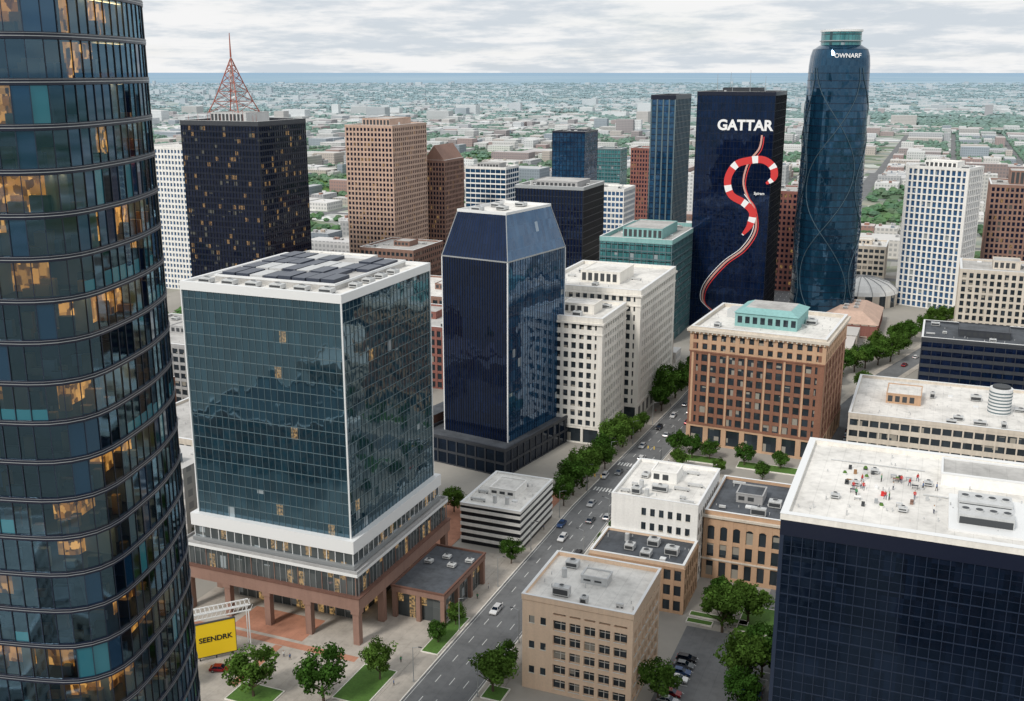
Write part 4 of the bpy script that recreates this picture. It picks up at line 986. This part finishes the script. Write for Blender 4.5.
def far_city():
    r=random.Random(99);mb=MB();ml=MB();st=MB()
    pal=[(.55,.53,.5),(.7,.7,.68),(.42,.38,.33),(.33,.18,.14),(.4,.4,.4),(.5,.42,.35),(.25,.17,.15),(.75,.73,.7),(.22,.26,.30),(.62,.6,.56),(.66,.66,.66)]
    def blob(x,y,s,rr,k=7,hs=1.15):
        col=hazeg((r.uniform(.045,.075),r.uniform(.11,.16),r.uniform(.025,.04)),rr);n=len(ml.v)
        hh=s*hs*r.uniform(.8,1.25)
        rings=[(.75,.15),(1.,.5),(.6,.85)]
        for q,zz in rings:
            for i in range(k): a=6.283*i/k+zz;f=q*r.uniform(.75,1.2);ml.v.append((x+s*f*math.cos(a),y+s*f*math.sin(a),hh*zz*r.uniform(.9,1.1)))
        ml.v.append((x,y,hh))
        mi=ml.mi('farleaf')
        for q in range(2):
            for i in range(k):
                j=(i+1)%k;ml.f.append((n+q*k+i,n+q*k+j,n+q*k+k+j,n+q*k+k+i));ml.m.append(mi);v=r.uniform(.7,1.3);ml.c.append(tuple(cc*v for cc in col))
        for i in range(k): ml.f.append((n+2*k+i,n+2*k+(i+1)%k,n+3*k));ml.m.append(mi);ml.c.append(col)
    px,py=92,78
    for ia in range(-26,16):
        for ib in range(2,34):
            x0=-84+7+5+ia*px;y0=336+ (ib-4)*py
            if not inview(x0+40,y0+35,90): continue
            rr=math.hypot(x0,y0);park=r.random()<(.12 if rr<800 else .24)
            if rr>700:
                st.quad([(x0-14,y0-14,.05),(x0+px-14,y0-14,.05),(x0+px-14,y0-4,.05),(x0-14,y0-4,.05)],'asphalt')
                st.quad([(x0-14,y0-4,.05),(x0-4,y0-4,.05),(x0-4,y0+py-14,.05),(x0-14,y0+py-14,.05)],'asphalt')
            if not park:
                cx=x0
                big=r.random()<.2
                while cx<x0+px-22:
                    w=r.uniform(14,42) if not big else r.uniform(40,70);w=min(w,x0+px-16-cx)
                    cy=y0
                    while cy<y0+py-20:
                        d=r.uniform(14,40) if not big else r.uniform(30,56);d=min(d,y0+py-16-cy)
                        if r.random()<(.62 if rr<1000 else .52) and w>8 and d>8 and free(cx,cx+w,cy,cy+d):
                            hgt=r.choice((5,6,7,8,9,11,13,16));
                            if rr<1300 and r.random()<.12: hgt=r.uniform(20,38)
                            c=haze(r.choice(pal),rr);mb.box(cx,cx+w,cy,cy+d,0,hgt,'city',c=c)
                            if rr<1600:
                                for _ in range(r.randint(1,4)):
                                    a=r.uniform(cx+1,cx+w-5);b=r.uniform(cy+1,cy+d-5);mb.box(a,a+r.uniform(1.5,4),b,b+r.uniform(1.5,4),hgt,hgt+r.uniform(.8,2.6),'city',c=r.choice(pal))
                        elif r.random()<.6 and free(cx,cx+w,cy,cy+d):
                            for _ in range(7): blob(cx+r.uniform(0,w),cy+r.uniform(0,d),r.uniform(3,5.5),rr)
                        cy+=d+r.uniform(1,6)
                    cx+=w+r.uniform(1,5)
            else:
                for _ in range(34):
                    a=x0+r.uniform(0,70);b=y0+r.uniform(0,58)
                    if free(a-4,a+4,b-4,b+4): blob(a,b,r.uniform(3,6),rr)
            for k in range(6):
                a=x0-3;b=y0+k*11
                if r.random()<.7 and free(a-3,a+3,b-3,b+3): blob(a,b,r.uniform(2.2,4.4),rr)
    # suburbs: neighbourhoods of roofs with wooded patches between them
    cent=[(r.uniform(-.58,.58),r.uniform(0,1.75),r.random()) for _ in range(160)]
    for _ in range(14000):
        ly=r.uniform(0,1.75);xx=r.uniform(-.58,.58);Y=2300*math.exp(ly);X=xx*Y
        a=X*c22-Y*s22;b=X*s22+Y*c22
        k=min(cent,key=lambda q:(q[0]-xx)**2*4+(q[1]-ly)**2)[2]
        if r.random()<(.08 if k<.35 else .42):
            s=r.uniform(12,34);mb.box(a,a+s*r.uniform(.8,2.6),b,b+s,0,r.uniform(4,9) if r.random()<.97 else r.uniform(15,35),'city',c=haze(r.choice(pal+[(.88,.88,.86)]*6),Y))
        elif k<.75 or r.random()<.4:
            s=r.uniform(6,13);blob(a,b,s,Y,5,.8)
            if r.random()<.7: blob(a+s*1.7,b+r.uniform(-9,9),s*.9,Y,5,.8);blob(a-s*1.6,b+r.uniform(-9,9),s,Y,5,.8)
    mb.obj('distant_city_buildings',color=True);ml.obj('distant_trees',color=True);st.obj('city_streets')
far_city()
# ================================================================== sky and light
w=bpy.data.worlds.new('World');sc.world=w;w.use_nodes=True;nt=w.node_tree;nt.nodes.clear();h=N(nt)
out=h.node('ShaderNodeOutputWorld')
sky=h.node('ShaderNodeTexSky',sky_type='NISHITA');sky.sun_disc=False;sky.sun_elevation=math.radians(42);sky.sun_rotation=math.radians(198)
b1=h.node('ShaderNodeBackground');b1.inputs[1].default_value=.12;h.link(sky.outputs[0],b1.inputs[0])
g=h.node('ShaderNodeTexCoord').outputs['Generated'];sp=h.node('ShaderNodeSeparateXYZ');h.link(g,sp.inputs[0])
zz=h.math('ADD',h.math('MAXIMUM',sp.outputs[2],0),.13)
cb=h.node('ShaderNodeCombineXYZ');h.link(h.math('DIVIDE',sp.outputs[0],zz),cb.inputs[0]);h.link(h.math('DIVIDE',sp.outputs[1],zz),cb.inputs[1]);h.link(h.math('MULTIPLY',sp.outputs[2],14.),cb.inputs[2])
n1=h.noise(cb.outputs[0],1.3,9,.62)
cc=h.mix(h.maprange(n1,.40,.58,smooth=True),(.70,.76,.82),(1.,1.,1.))
b2=h.node('ShaderNodeBackground');h.link(cc,b2.inputs[0]);b2.inputs[1].default_value=.92
mx=h.node('ShaderNodeMixShader');h.link(h.maprange(h.noise(cb.outputs[0],.8,6,.6),.3,.5,.88,1.),mx.inputs[0]);h.link(b1.outputs[0],mx.inputs[1]);h.link(b2.outputs[0],mx.inputs[2]);h.link(mx.outputs[0],out.inputs[0])
ld=bpy.data.lights.new('sun','SUN');ld.energy=2.3;ld.angle=math.radians(10);ld.color=(1,.95,.88);lo=bpy.data.objects.new('sun',ld);COL.objects.link(lo)
az=math.radians(198);el=math.radians(42)
dv=Vector((math.sin(az)*math.cos(el),math.cos(az)*math.cos(el),math.sin(el)));lo.rotation_euler=dv.to_track_quat('Z','Y').to_euler()
# ================================================================== camera
cd=bpy.data.cameras.new('camera');co=bpy.data.objects.new('camera',cd);COL.objects.link(co)
cd.sensor_width=36;cd.lens=37.27;cd.clip_start=.5;cd.clip_end=400000
co.location=(0,0,130);co.rotation_euler=(math.radians(90-14.72),0,math.radians(22));sc.camera=co
sc.view_settings.view_transform='Standard';sc.view_settings.look='None';sc.view_settings.exposure=0
